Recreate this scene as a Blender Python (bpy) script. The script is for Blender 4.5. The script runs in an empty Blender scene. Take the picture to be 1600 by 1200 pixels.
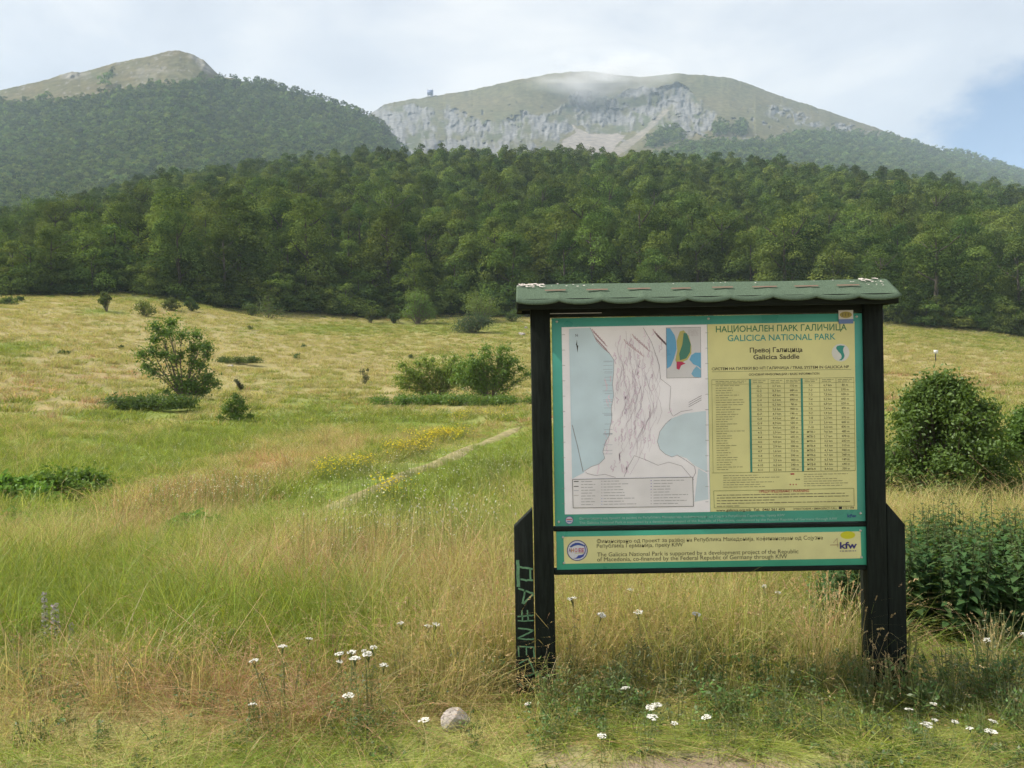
import bpy, math, random
import numpy as np
from mathutils import Vector

# ------------------------------------------------------------------ camera, sky, sun, exposure
SC = bpy.context.scene
COL = SC.collection
ROLL = 0.0166
F = 1290.0            # focal length of the photograph in its own pixels
EYE = 1.55
cam_d = bpy.data.cameras.new('camera')
cam = bpy.data.objects.new('camera', cam_d)
COL.objects.link(cam)
cam.location = (0, 0, EYE)
cam.rotation_mode = 'XYZ'
from mathutils import Matrix
cam.rotation_euler = (Matrix.Rotation(math.pi/2, 3, 'X') @ Matrix.Rotation(-ROLL, 3, 'Z')).to_euler()
cam_d.sensor_width = 36.0
cam_d.lens = 36.0 * F / 1600.0
cam_d.clip_start = 0.05
cam_d.clip_end = 20000
SC.camera = cam

SUN_EL = math.radians(50)
SUN_AZ = math.radians(-84)           # from +Y, towards -X
sun_dir = Vector((math.sin(SUN_AZ)*math.cos(SUN_EL), math.cos(SUN_AZ)*math.cos(SUN_EL), math.sin(SUN_EL)))
sun_d = bpy.data.lights.new('sun', 'SUN')
sun_d.energy = 5.0
sun_d.angle = math.radians(0.6)
sun_d.color = (1.0, 0.93, 0.80)
sun = bpy.data.objects.new('sun', sun_d)
COL.objects.link(sun)
sun.rotation_euler = sun_dir.to_track_quat('Z', 'Y').to_euler()

W = bpy.data.worlds.new('World')
SC.world = W
W.use_nodes = True
nt = W.node_tree
nt.nodes.clear()


def N(tree, typ, **kw):
    n = tree.nodes.new(typ)
    for k, v in kw.items():
        setattr(n, k, v)
    return n


def ramp(tree, fac, stops, interp='LINEAR'):
    r = N(tree, 'ShaderNodeValToRGB')
    r.color_ramp.interpolation = interp
    els = r.color_ramp.elements
    while len(els) < len(stops):
        els.new(0.5)
    for e, (p, c) in zip(els, stops):
        e.position = p
        e.color = (c[0], c[1], c[2], 1) if len(c) == 3 else c
    tree.links.new(fac, r.inputs[0])
    return r.outputs[0]


def math_n(tree, op, a, b=None, clamp=False):
    m = N(tree, 'ShaderNodeMath', operation=op, use_clamp=clamp)
    for i, v in enumerate((a, b)):
        if v is None:
            continue
        if isinstance(v, (int, float)):
            m.inputs[i].default_value = v
        else:
            tree.links.new(v, m.inputs[i])
    return m.outputs[0]


def sky_world():
    L = nt.links
    sky = N(nt, 'ShaderNodeTexSky', sky_type='NISHITA', sun_disc=False)
    sky.sun_elevation = SUN_EL
    sky.sun_rotation = SUN_AZ
    sky.altitude = 1500
    sky.air_density = 1.0
    sky.dust_density = 0.3
    sky.ozone_density = 3.0
    bg = N(nt, 'ShaderNodeBackground')
    bg.inputs[1].default_value = 0.09
    L.new(sky.outputs[0], bg.inputs[0])
    tc = N(nt, 'ShaderNodeTexCoord')
    mp = N(nt, 'ShaderNodeMapping')
    mp.inputs['Scale'].default_value = (1, 1, 2.0)
    L.new(tc.outputs['Generated'], mp.inputs[0])
    n1 = N(nt, 'ShaderNodeTexNoise')
    n1.inputs['Scale'].default_value = 2.6
    n1.inputs['Detail'].default_value = 7
    n1.inputs['Roughness'].default_value = 0.55
    n1.inputs['Distortion'].default_value = 0.3
    L.new(mp.outputs[0], n1.inputs['Vector'])
    n2 = N(nt, 'ShaderNodeTexNoise')
    n2.inputs['Scale'].default_value = 7.0
    n2.inputs['Detail'].default_value = 8
    n2.inputs['Roughness'].default_value = 0.6
    L.new(mp.outputs[0], n2.inputs['Vector'])
    # an opening of clear sky low in the east
    d0 = Vector((0.67, 1.0, 0.262)).normalized()
    sub = N(nt, 'ShaderNodeVectorMath', operation='SUBTRACT')
    nrm = N(nt, 'ShaderNodeVectorMath', operation='NORMALIZE')
    L.new(tc.outputs['Generated'], nrm.inputs[0])
    L.new(nrm.outputs[0], sub.inputs[0])
    sub.inputs[1].default_value = d0
    sc = N(nt, 'ShaderNodeVectorMath', operation='MULTIPLY')
    sc.inputs[1].default_value = (1.0, 1.0, 1.5)
    L.new(sub.outputs[0], sc.inputs[0])
    ln = N(nt, 'ShaderNodeVectorMath', operation='LENGTH')
    L.new(sc.outputs[0], ln.inputs[0])
    wob = math_n(nt, 'MULTIPLY', math_n(nt, 'SUBTRACT', n2.outputs[0], 0.5), 0.20)
    dist = math_n(nt, 'ADD', ln.outputs['Value'], wob)
    mr = N(nt, 'ShaderNodeMapRange', interpolation_type='SMOOTHSTEP')
    mr.inputs['From Min'].default_value = 0.096
    mr.inputs['From Max'].default_value = 0.155
    L.new(dist, mr.inputs['Value'])
    cover = mr.outputs[0]
    cover = math_n(nt, 'MULTIPLY', cover, 0.97)
    tone = ramp(nt, n1.outputs[0], [(0.34, (0.58, 0.62, 0.70)), (0.48, (0.70, 0.735, 0.80)), (0.62, (0.90, 0.90, 0.905))])
    cb = N(nt, 'ShaderNodeBackground')
    cb.inputs[1].default_value = CLOUD
    L.new(tone, cb.inputs[0])
    mix = N(nt, 'ShaderNodeMixShader')
    L.new(cover, mix.inputs[0])
    L.new(bg.outputs[0], mix.inputs[1])
    L.new(cb.outputs[0], mix.inputs[2])
    out = N(nt, 'ShaderNodeOutputWorld')
    L.new(mix.outputs[0], out.inputs[0])


CLOUD = 0.68
sky_world()
SC.view_settings.view_transform = 'Standard'
SC.view_settings.look = 'None'
SC.view_settings.exposure = 0.7
SC.view_settings.gamma = 1.0
SC.cycles.max_bounces = 5
SC.cycles.use_adaptive_sampling = True
SC.cycles.adaptive_threshold = 0.025
SC.cycles.diffuse_bounces = 2
SC.cycles.glossy_bounces = 2
SC.cycles.transmission_bounces = 2
SC.cycles.volume_bounces = 1
SC.cycles.transparent_max_bounces = 4
SC.cycles.use_denoising = True

rng = np.random.default_rng(7)

# ------------------------------------------------------------------ measuring helpers


def deroll(px, py):
    """photo pixel -> (U, V): level tangent-plane coordinates"""
    x = np.asarray(px, float) - 800.0
    y = 600.0 - np.asarray(py, float)
    c, s = math.cos(ROLL), math.sin(ROLL)
    return (x*c + y*s)/F, (-x*s + y*c)/F


def reroll(U, V):
    x, y = np.asarray(U)*F, np.asarray(V)*F
    c, s = math.cos(ROLL), math.sin(ROLL)
    return 800 + x*c - y*s, 600 - (x*s + y*c)


def vnoise(x, y, seed=0):
    """value noise on a lattice, vectorised, about -1..1"""
    x = np.asarray(x, float)
    y = np.asarray(y, float)
    xi, yi = np.floor(x).astype(np.int64), np.floor(y).astype(np.int64)
    fx, fy = x - xi, y - yi
    fx, fy = fx*fx*(3 - 2*fx), fy*fy*(3 - 2*fy)

    def h(a, b):
        n = (a*374761393 + b*668265263 + seed*974634777) & 0x7fffffff
        n = ((n ^ (n >> 13))*1274126177) & 0x7fffffff
        return ((n ^ (n >> 16)) & 0xffff)/32767.5 - 1
    return (h(xi, yi)*(1-fx) + h(xi+1, yi)*fx)*(1-fy) + (h(xi, yi+1)*(1-fx) + h(xi+1, yi+1)*fx)*fy


def fbm(x, y, seed=0, octs=4, gain=0.5):
    t, a, s = 0, 1.0, 0
    for o in range(octs):
        t = t + a*vnoise(x*2**o, y*2**o, seed+o*17)
        s += a
        a *= gain
    return t/s


# ------------------------------------------------------------------ the lie of the land
# per picture column: (distance, picture row of the ground there)
PROF = {
    -100: [(8, 872), (10, 825), (14, 775), (20, 702), (30, 630), (45, 560), (65, 500), (88, 462)],
    0:   [(8, 872), (10, 825), (14, 775), (20, 702), (30, 632), (45, 562), (65, 503), (90, 463)],
    200: [(8, 862), (10, 822), (13, 790), (20, 715), (30, 655), (42, 612), (60, 540), (80, 485), (95, 462)],
    400: [(8, 857), (12, 790), (20, 712), (30, 662), (42, 620), (60, 562), (80, 515), (100, 492)],
    600: [(8, 855), (12, 785), (20, 703), (30, 658), (42, 625), (60, 582), (80, 541), (110, 504)],
    800: [(8, 852), (12, 780), (20, 700), (30, 655), (42, 625), (60, 582), (80, 545), (110, 500)],
    1000: [(8, 850), (12, 780), (20, 700), (30, 652), (42, 620), (60, 580), (80, 545), (110, 502)],
    1300: [(8, 846), (12, 780), (20, 700), (30, 650), (45, 602), (65, 560), (110, 506)],
    1450: [(8, 840), (12, 778), (20, 695), (30, 645), (45, 598), (65, 562), (100, 514)],
    1600: [(8, 838), (12, 776), (20, 695), (30, 645), (45, 602), (65, 568), (100, 532)],
    1700: [(8, 838), (12, 776), (20, 695), (30, 645), (45, 602), (65, 570), (100, 540)],
}
SKY1 = {-100: 372, 0: 368, 200: 326, 400: 294, 600: 276, 800: 270, 1000: 276, 1300: 300, 1450: 316, 1600: 338, 1700: 350}
RIDGE = 320.0
pcols = sorted(PROF)
DG = np.exp(np.linspace(math.log(2.0), math.log(700.0), 260))
UG = np.linspace(-0.72, 0.72, 145)


def _cols():
    zs, us, eds = [], [], []
    for c in pcols:
        d, z = [2.0, 5.0, 6.0], [0.0, 0.0, -0.01]
        for dd, py in PROF[c]:
            _, v = deroll(c, py)
            d.append(dd)
            z.append(EYE + float(v)*dd)
        _, v = deroll(c, SKY1[c])
        d += [RIDGE, RIDGE+40, 450, 700]
        zr = EYE + float(v)*RIDGE
        z += [zr, zr+1, zr-20, zr-30]
        zs.append(np.interp(DG, d, z))
        us.append((c-800)/F)
        eds.append(PROF[c][-1][0])
    zs = np.array(zs)
    g = np.array([np.interp(UG, us, zs[:, j]) for j in range(len(DG))]).T    # U x D
    for _ in range(6):
        p = np.pad(g, ((1, 1), (1, 1)), mode='edge')
        g = (p[1:-1, :-2] + 2*p[1:-1, 1:-1] + p[1:-1, 2:])/4
        p = np.pad(g, ((1, 1), (1, 1)), mode='edge')
        g = (p[:-2, 1:-1] + 2*p[1:-1, 1:-1] + p[2:, 1:-1])/4
    return g, np.array(us), np.array(eds, float)


GZ, PU, PE = _cols()


def ground_z(x, y, rough=True):
    x = np.asarray(x, float)
    y = np.asarray(y, float)
    yy = np.maximum(y, 2.0)
    U = np.clip(x/yy, -0.7199, 0.7199)
    fu = (U - UG[0])/(UG[1]-UG[0])
    fd = np.clip((np.log(yy) - math.log(2.0))/(math.log(700.0) - math.log(2.0))*(len(DG)-1), 0, len(DG)-1.001)
    i, j = fu.astype(int), fd.astype(int)
    a, b = fu-i, fd-j
    z = (GZ[i, j]*(1-a)+GZ[i+1, j]*a)*(1-b) + (GZ[i, j+1]*(1-a)+GZ[i+1, j+1]*a)*b
    if rough:
        amp = np.clip((y-5)/40, 0, 1)
        z = z + 0.035*vnoise(x*0.9, y*0.9, 3)*np.clip((y-4.6)/2, 0.25, 1) + amp*0.22*fbm(x*0.12, y*0.12, 5, 3)
    return z


def edge_dist(U):
    return np.interp(U, PU, PE)


_scan = np.exp(np.linspace(math.log(2.6), math.log(330.0), 900))


def at(px, py):
    """the ground point seen at a photo pixel"""
    U, V = deroll(px, py)
    U, V = float(U), float(V)
    v = (ground_z(U*_scan, _scan) - EYE)/_scan
    k = int(np.argmax(v >= V)) if (v >= V).any() else len(v)-1
    d = _scan[k]
    if k > 0 and v[k] != v[k-1]:
        t = min(max((V - v[k-1])/(v[k]-v[k-1]), 0), 1)
        d = _scan[k-1]*(1-t) + _scan[k]*t
    return Vector((U*d, d, float(ground_z(U*d, d))))


def to_px(x, y, z):
    return reroll(x/y, (z-EYE)/y)


# ------------------------------------------------------------------ mesh and material helpers
def mesh_np(name, V, faces, mats, fcol=None, fmat=None, smooth=False):
    """faces: list of int arrays (m,k). fcol: per-face colour list matching faces"""
    me = bpy.data.meshes.new(name)
    V = np.asarray(V, np.float32)
    faces = [np.asarray(f, np.int32) for f in faces if len(f)]
    nl = sum(f.size for f in faces)
    nf = sum(len(f) for f in faces)
    me.vertices.add(len(V))
    me.loops.add(nl)
    me.polygons.add(nf)
    me.vertices.foreach_set('co', V.ravel())
    me.loops.foreach_set('vertex_index', np.concatenate([f.ravel() for f in faces]))
    tot = np.concatenate([np.full(len(f), f.shape[1], np.int32) for f in faces])
    st = np.concatenate([[0], np.cumsum(tot)[:-1]]).astype(np.int32)
    me.polygons.foreach_set('loop_start', st)
    if fmat is not None:
        me.polygons.foreach_set('material_index', np.concatenate(fmat).astype(np.int32))
    if smooth:
        me.polygons.foreach_set('use_smooth', np.ones(nf, bool))
    for m in mats:
        me.materials.append(m)
    if fcol is not None:
        at_ = me.attributes.new('Col', 'FLOAT_COLOR', 'FACE')
        c = np.concatenate(fcol).astype(np.float32)
        if c.shape[1] == 3:
            c = np.hstack([c, np.ones((len(c), 1), np.float32)])
        at_.data.foreach_set('color', c.ravel())
    me.update(calc_edges=True)
    me.validate()
    return me


def new_obj(name, me, parent=None, loc=None, label=None, cat=None, group=None, kind=None):
    o = bpy.data.objects.new(name, me)
    COL.objects.link(o)
    if parent:
        o.parent = parent
    if loc is not None:
        o.location = loc
    if label:
        o['label'] = label
    if cat:
        o['category'] = cat
    if group:
        o['group'] = group
    if kind:
        o['kind'] = kind
    return o


def empty(name, loc, label, cat, group=None, rz=0.0, scale=None):
    o = new_obj(name, None, None, loc, label, cat, group)
    o.empty_display_size = 0.2
    o.rotation_euler = (0, 0, rz)
    if scale:
        o.scale = (scale,)*3 if isinstance(scale, (int, float)) else scale
    return o


def dup(root, loc, rz, scale, label=None):
    r = root.copy()
    COL.objects.link(r)
    r.location = loc
    r.rotation_euler = (0, 0, rz)
    r.scale = scale
    if label:
        r['label'] = label
    for ch in list(root.children):
        c = ch.copy()
        COL.objects.link(c)
        c.parent = r
    return r


def principled(name, col, rough=0.8, spec=0.3, bump=None):
    m = bpy.data.materials.new(name)
    m.use_nodes = True
    b = m.node_tree.nodes['Principled BSDF']
    if len(col) == 3:
        col = (*col, 1)
    b.inputs['Base Color'].default_value = col
    b.inputs['Roughness'].default_value = rough
    b.inputs['Specular IOR Level'].default_value = spec
    return m


def mottled(name, col, var=0.25, scale=8.0, rough=0.8, spec=0.3, bump=0.0, stretch=(1, 1, 1), col2=None):
    """base colour broken up by noise in the object's own space"""
    m = principled(name, col, rough, spec)
    t = m.node_tree
    b = t.nodes['Principled BSDF']
    tc = N(t, 'ShaderNodeTexCoord')
    mp = N(t, 'ShaderNodeMapping')
    mp.inputs['Scale'].default_value = stretch
    t.links.new(tc.outputs['Object'], mp.inputs[0])
    n = N(t, 'ShaderNodeTexNoise')
    n.inputs['Scale'].default_value = scale
    n.inputs['Detail'].default_value = 6
    n.inputs['Roughness'].default_value = 0.65
    t.links.new(mp.outputs[0], n.inputs['Vector'])
    a = [c*(1-var) for c in col[:3]]
    z = [c*(1+var) for c in col[:3]] if col2 is None else col2
    r = ramp(t, n.outputs[0], [(0.33, a), (0.67, z)])
    t.links.new(r, b.inputs['Base Color'])
    if bump:
        bp = N(t, 'ShaderNodeBump')
        bp.inputs['Strength'].default_value = bump
        bp.inputs['Distance'].default_value = 0.01
        t.links.new(n.outputs[0], bp.inputs['Height'])
        t.links.new(bp.outputs[0], b.inputs['Normal'])
    return m


def leafy(name, trans=0.35, vary=0.25, gloss=0.05, hue=0.03, tcol=(1.25, 1.2, 0.55)):
    """thin leaves: face colour attribute, varied per plant, part of the light passing through"""
    m = bpy.data.materials.new(name)
    m.use_nodes = True
    t = m.node_tree
    t.nodes.clear()
    L = t.links
    a = N(t, 'ShaderNodeAttribute', attribute_name='Col')
    oi = N(t, 'ShaderNodeObjectInfo')
    hs = N(t, 'ShaderNodeHueSaturation')
    val = N(t, 'ShaderNodeMapRange')
    val.inputs['To Min'].default_value = 1-vary
    val.inputs['To Max'].default_value = 1+vary
    L.new(oi.outputs['Random'], val.inputs['Value'])
    r2 = math_n(t, 'FRACT', math_n(t, 'MULTIPLY', oi.outputs['Random'], 37.7))
    hv = N(t, 'ShaderNodeMapRange')
    hv.inputs['To Min'].default_value = 0.5-hue
    hv.inputs['To Max'].default_value = 0.5+hue
    L.new(r2, hv.inputs['Value'])
    L.new(a.outputs['Color'], hs.inputs['Color'])
    L.new(val.outputs[0], hs.inputs['Value'])
    L.new(hv.outputs[0], hs.inputs['Hue'])
    d = N(t, 'ShaderNodeBsdfDiffuse')
    L.new(hs.outputs[0], d.inputs[0])
    mul = N(t, 'ShaderNodeMix', data_type='RGBA', blend_type='MULTIPLY')
    mul.inputs[0].default_value = 1.0
    L.new(hs.outputs[0], mul.inputs[6])
    mul.inputs[7].default_value = (*tcol, 1)
    tr = N(t, 'ShaderNodeBsdfTranslucent')
    L.new(mul.outputs[2], tr.inputs[0])
    mx = N(t, 'ShaderNodeMixShader')
    mx.inputs[0].default_value = trans
    L.new(d.outputs[0], mx.inputs[1])
    L.new(tr.outputs[0], mx.inputs[2])
    g = N(t, 'ShaderNodeBsdfGlossy')
    g.inputs['Roughness'].default_value = 0.45
    g.inputs[0].default_value = (0.8, 0.85, 0.9, 1)
    mg = N(t, 'ShaderNodeMixShader')
    mg.inputs[0].default_value = gloss
    L.new(mx.outputs[0], mg.inputs[1])
    L.new(g.outputs[0], mg.inputs[2])
    o = N(t, 'ShaderNodeOutputMaterial')
    L.new(mg.outputs[0], o.inputs[0])
    return m


M_leaf = leafy('broad_leaf', 0.36, 0.22, 0.012)
M_tree = leafy('tree_leaf', 0.26, 0.30, 0.0, 0.02)
M_far = leafy('far_leaf', 0.3, 0.38, 0.0, 0.02)
M_grass = leafy('grass_blade', 0.46, 0.16, 0.02, 0.012, (1.15, 1.1, 0.75))
M_bark = mottled('bark', (0.06, 0.052, 0.042), 0.4, 6, 0.9)
M_twig = mottled('twig_bark', (0.14, 0.11, 0.085), 0.3, 10, 0.9)


def unit(v):
    return v/np.maximum(np.linalg.norm(v, axis=-1, keepdims=True), 1e-9)


def leaves_np(P, Nn, size, r, aspect=0.55, fold=0.0):
    """rhombic leaves at P facing Nn -> (verts, quads)"""
    n = len(P)
    t = unit(np.cross(Nn, r.normal(size=(n, 3))))
    b = np.cross(Nn, t)
    L = size*r.uniform(0.7, 1.3, (n, 1))
    w = L*aspect
    V = np.stack([P - t*L*0.5, P + b*w*0.5 - t*L*0.05, P + t*L*0.5, P - b*w*0.5 - t*L*0.05], 1).reshape(-1, 3)
    Q = np.arange(n*4).reshape(n, 4)
    return V, Q


def tube_np(path, rad, seg=5):
    path = np.asarray(path, float)
    rad = np.broadcast_to(np.asarray(rad, float), (len(path),))
    tan = np.gradient(path, axis=0)
    tan = unit(tan)
    ref = np.array([0.31, 0.17, 0.93]) if abs(tan[0, 2]) < 0.8 else np.array([0.93, 0.17, 0.31])
    u = unit(np.cross(tan, ref))
    v = np.cross(tan, u)
    a = np.linspace(0, 2*math.pi, seg, endpoint=False)
    ring = u[:, None, :]*np.cos(a)[None, :, None] + v[:, None, :]*np.sin(a)[None, :, None]
    V = (path[:, None, :] + ring*rad[:, None, None]).reshape(-1, 3)
    q = []
    for i in range(len(path)-1):
        for j in range(seg):
            k = (j+1) % seg
            q.append((i*seg+j, i*seg+k, (i+1)*seg+k, (i+1)*seg+j))
    return V, np.array(q, np.int32)


class Acc:
    """gathers quads/tris from several pieces into one mesh"""

    def __init__(s):
        s.V, s.F, s.C, s.M, s.n = [], {3: [], 4: []}, {3: [], 4: []}, {3: [], 4: []}, 0

    def add(s, V, Fq, col=(1, 1, 1), mat=0):
        Fq = np.asarray(Fq, np.int32)
        k = Fq.shape[1]
        s.V.append(np.asarray(V, float))
        s.F[k].append(Fq + s.n)
        c = np.asarray(col, float)
        s.C[k].append(np.broadcast_to(c, (len(Fq), 3)) if c.ndim == 1 else c)
        s.M[k].append(np.full(len(Fq), mat, np.int32))
        s.n += len(V)

    def mesh(s, name, mats, smooth=False):
        fs, cs, ms = [], [], []
        for k in (3, 4):
            if s.F[k]:
                fs.append(np.concatenate(s.F[k]))
                cs.append(np.concatenate(s.C[k]))
                ms.append(np.concatenate(s.M[k]))
        return mesh_np(name, np.concatenate(s.V), fs, mats, cs, ms, smooth)

    def box(s, x0, x1, y0, y1, z0, z1, col=(1, 1, 1), mat=0):
        V = [(x, y, z) for z in (z0, z1) for y in (y0, y1) for x in (x0, x1)]
        Q = [(0, 2, 3, 1), (4, 5, 7, 6), (0, 1, 5, 4), (2, 6, 7, 3), (0, 4, 6, 2), (1, 3, 7, 5)]
        s.add(V, Q, col, mat)


def scatter(name, P, rot, scl, pick, protos, label, cat):
    """one object of stuff: the prototypes instanced on a point mesh"""
    c = bpy.data.collections.new(name + '_kinds')
    for i, me in enumerate(protos):
        o = bpy.data.objects.new('%s_kind_%02d' % (name, i), me)
        c.objects.link(o)
    me = bpy.data.meshes.new(name)
    P = np.asarray(P, np.float32)
    me.vertices.add(len(P))
    me.vertices.foreach_set('co', P.ravel())
    for nm, ty, dat, key in (('turn', 'FLOAT_VECTOR', rot, 'vector'), ('size', 'FLOAT_VECTOR', scl, 'vector'), ('pick', 'INT', pick, 'value')):
        a_ = me.attributes.new(nm, ty, 'POINT')
        a_.data.foreach_set(key, np.asarray(dat, np.int32 if ty == 'INT' else np.float32).ravel())
    o = new_obj(name, me, None, None, label, cat, None, 'stuff')
    g = bpy.data.node_groups.new(name + '_scatter', 'GeometryNodeTree')
    g.interface.new_socket('Geometry', in_out='INPUT', socket_type='NodeSocketGeometry')
    g.interface.new_socket('Geometry', in_out='OUTPUT', socket_type='NodeSocketGeometry')
    gi, go = N(g, 'NodeGroupInput'), N(g, 'NodeGroupOutput')
    ci = N(g, 'GeometryNodeCollectionInfo')
    ci.inputs['Collection'].default_value = c
    ci.inputs['Separate Children'].default_value = True
    ci.inputs['Reset Children'].default_value = True
    ip = N(g, 'GeometryNodeInstanceOnPoints')
    ip.inputs['Pick Instance'].default_value = True

    def attr(nm, ty):
        n_ = N(g, 'GeometryNodeInputNamedAttribute', data_type=ty)
        n_.inputs['Name'].default_value = nm
        return n_.outputs['Attribute']
    g.links.new(gi.outputs[0], ip.inputs['Points'])
    g.links.new(ci.outputs[0], ip.inputs['Instance'])
    g.links.new(attr('pick', 'INT'), ip.inputs['Instance Index'])
    e2r = N(g, 'FunctionNodeEulerToRotation')
    g.links.new(attr('turn', 'FLOAT_VECTOR'), e2r.inputs[0])
    g.links.new(e2r.outputs[0], ip.inputs['Rotation'])
    g.links.new(attr('size', 'FLOAT_VECTOR'), ip.inputs['Scale'])
    g.links.new(ip.outputs[0], go.inputs[0])
    md = o.modifiers.new('scatter', 'NODES')
    md.node_group = g
    return o


# ------------------------------------------------------------------ what grows where in the meadow
GREEN, STRAW, RUST, OLIVE = np.array((0.195, 0.275, 0.048)), np.array((0.48, 0.42, 0.20)), np.array((0.54, 0.36, 0.22)), np.array((0.30, 0.335, 0.10))
# patches as seen in the photograph: px, py, half width, half height, slope, kind, strength
PATCH = [
    (230, 935, 270, 45, 0.05, 'g', 1.2), (520, 965, 190, 45, 0.05, 'g', .8), (90, 980, 130, 50, 0, 'g', .9),
    (640, 770, 170, 40, -0.2, 'g', .9), (740, 720, 90, 28, -0.3, 'g', .9), (60, 790, 110, 40, -0.1, 'g', 1.0),
    (260, 705, 260, 22, -0.28, 'g', .9), (500, 745, 120, 28, -0.3, 'g', .6), (600, 660, 120, 14, 0, 'g', .7),
    (230, 640, 120, 14, -.1, 'g', .5), (720, 830, 100, 35, 0, 'g', .4), (220, 865, 110, 16, -.25, 'g', .8), (420, 800, 100, 25, -.2, 'g', .5),
    (560, 512, 260, 10, 0.0, 'g', .7), (300, 470, 200, 7, 0.05, 'g', .6), (20, 543, 60, 9, -0.1, 'g', 1.1), (165, 488, 40, 5, 0, 'g', 1.0),
    (1490, 530, 150, 14, 0.1, 'g', .5), (1480, 600, 120, 8, 0, 'g', .2),
    (330, 775, 260, 38, -0.24, 'r', 1.0), (560, 880, 300, 38, -0.05, 'r', 1.0), (240, 1040, 260, 55, 0, 'r', 1.5), (450, 1050, 150, 60, 0, 'r', 1.2),
    (430, 715, 60, 14, -.2, 'r', .6), (120, 640, 180, 30, -.1, 'r', .35), (60, 600, 160, 12, -.1, 'r', .4), (560, 620, 90, 10, 0, 'r', .4),
    (1470, 590, 160, 14, 0, 'r', .5), (1540, 610, 90, 10, 0, 'r', .5), (1500, 1040, 140, 30, 0, 'r', .7),
    (300, 530, 330, 45, 0.08, 's', .7), (480, 560, 120, 14, .1, 's', .9), (700, 600, 120, 20, 0, 's', .4), (1460, 560, 160, 30, 0, 's', .6),
    (720, 1000, 130, 110, 0, 's', .9), (980, 980, 150, 80, 0, 's', .9), (130, 1080, 150, 40, 0, 's', .5),
    (1480, 820, 150, 25, 0, 's', .9), (600, 860, 200, 30, 0, 's', .4),
]


def meadow_mix(x, y, px, py):
    g = 0.62 + 0.46*fbm(x*0.22, y*0.10, 11, 3) + 0.25*vnoise(x*1.3, y*0.6, 12)
    s = 0.46 + 0.42*fbm(x*0.20, y*0.09, 23, 3)
    r = 0.12 + 0.44*fbm(x*0.30, y*0.12, 37, 3)
    far = np.clip((y-18)/40, 0, 1)
    s = s + 0.35*far
    g = g - 0.10*far
    wob = 14*vnoise(px*0.02, py*0.05, 55)
    for cx, cy, a, b, sl, k, st in PATCH:
        e = ((px-cx+wob)/a)**2 + ((py-cy-sl*(px-cx)+wob*0.4*b/40)/b)**2
        m = st*np.exp(-e*1.1)
        if k == 'g':
            g = g+m
            s = s-0.5*m
            r = r-0.6*m
        elif k == 'r':
            r = r+m
            g = g-0.4*m
        else:
            s = s+m
            g = g-0.4*m
            r = r-0.2*m
    w = np.clip(np.stack([g, s, r], -1), 0.02, None)**2.2
    return w/w.sum(-1, keepdims=True)


# path worn through the meadow
PATHPX = [(455, 818), (508, 801), (545, 782), (590, 764), (640, 739), (690, 722), (730, 702), (775, 686), (815, 668)]
PATHW = [at(*p) for p in PATHPX]


def near_path(x, y):
    d = np.full(np.shape(x), 1e9)
    for a, b in zip(PATHW[:-1], PATHW[1:]):
        ax, ay, bx, by = a.x, a.y, b.x, b.y
        t = np.clip(((x-ax)*(bx-ax)+(y-ay)*(by-ay))/((bx-ax)**2+(by-ay)**2), 0, 1)
        d = np.minimum(d, np.hypot(x-ax-t*(bx-ax), y-ay-t*(by-ay)))
    return d


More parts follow.
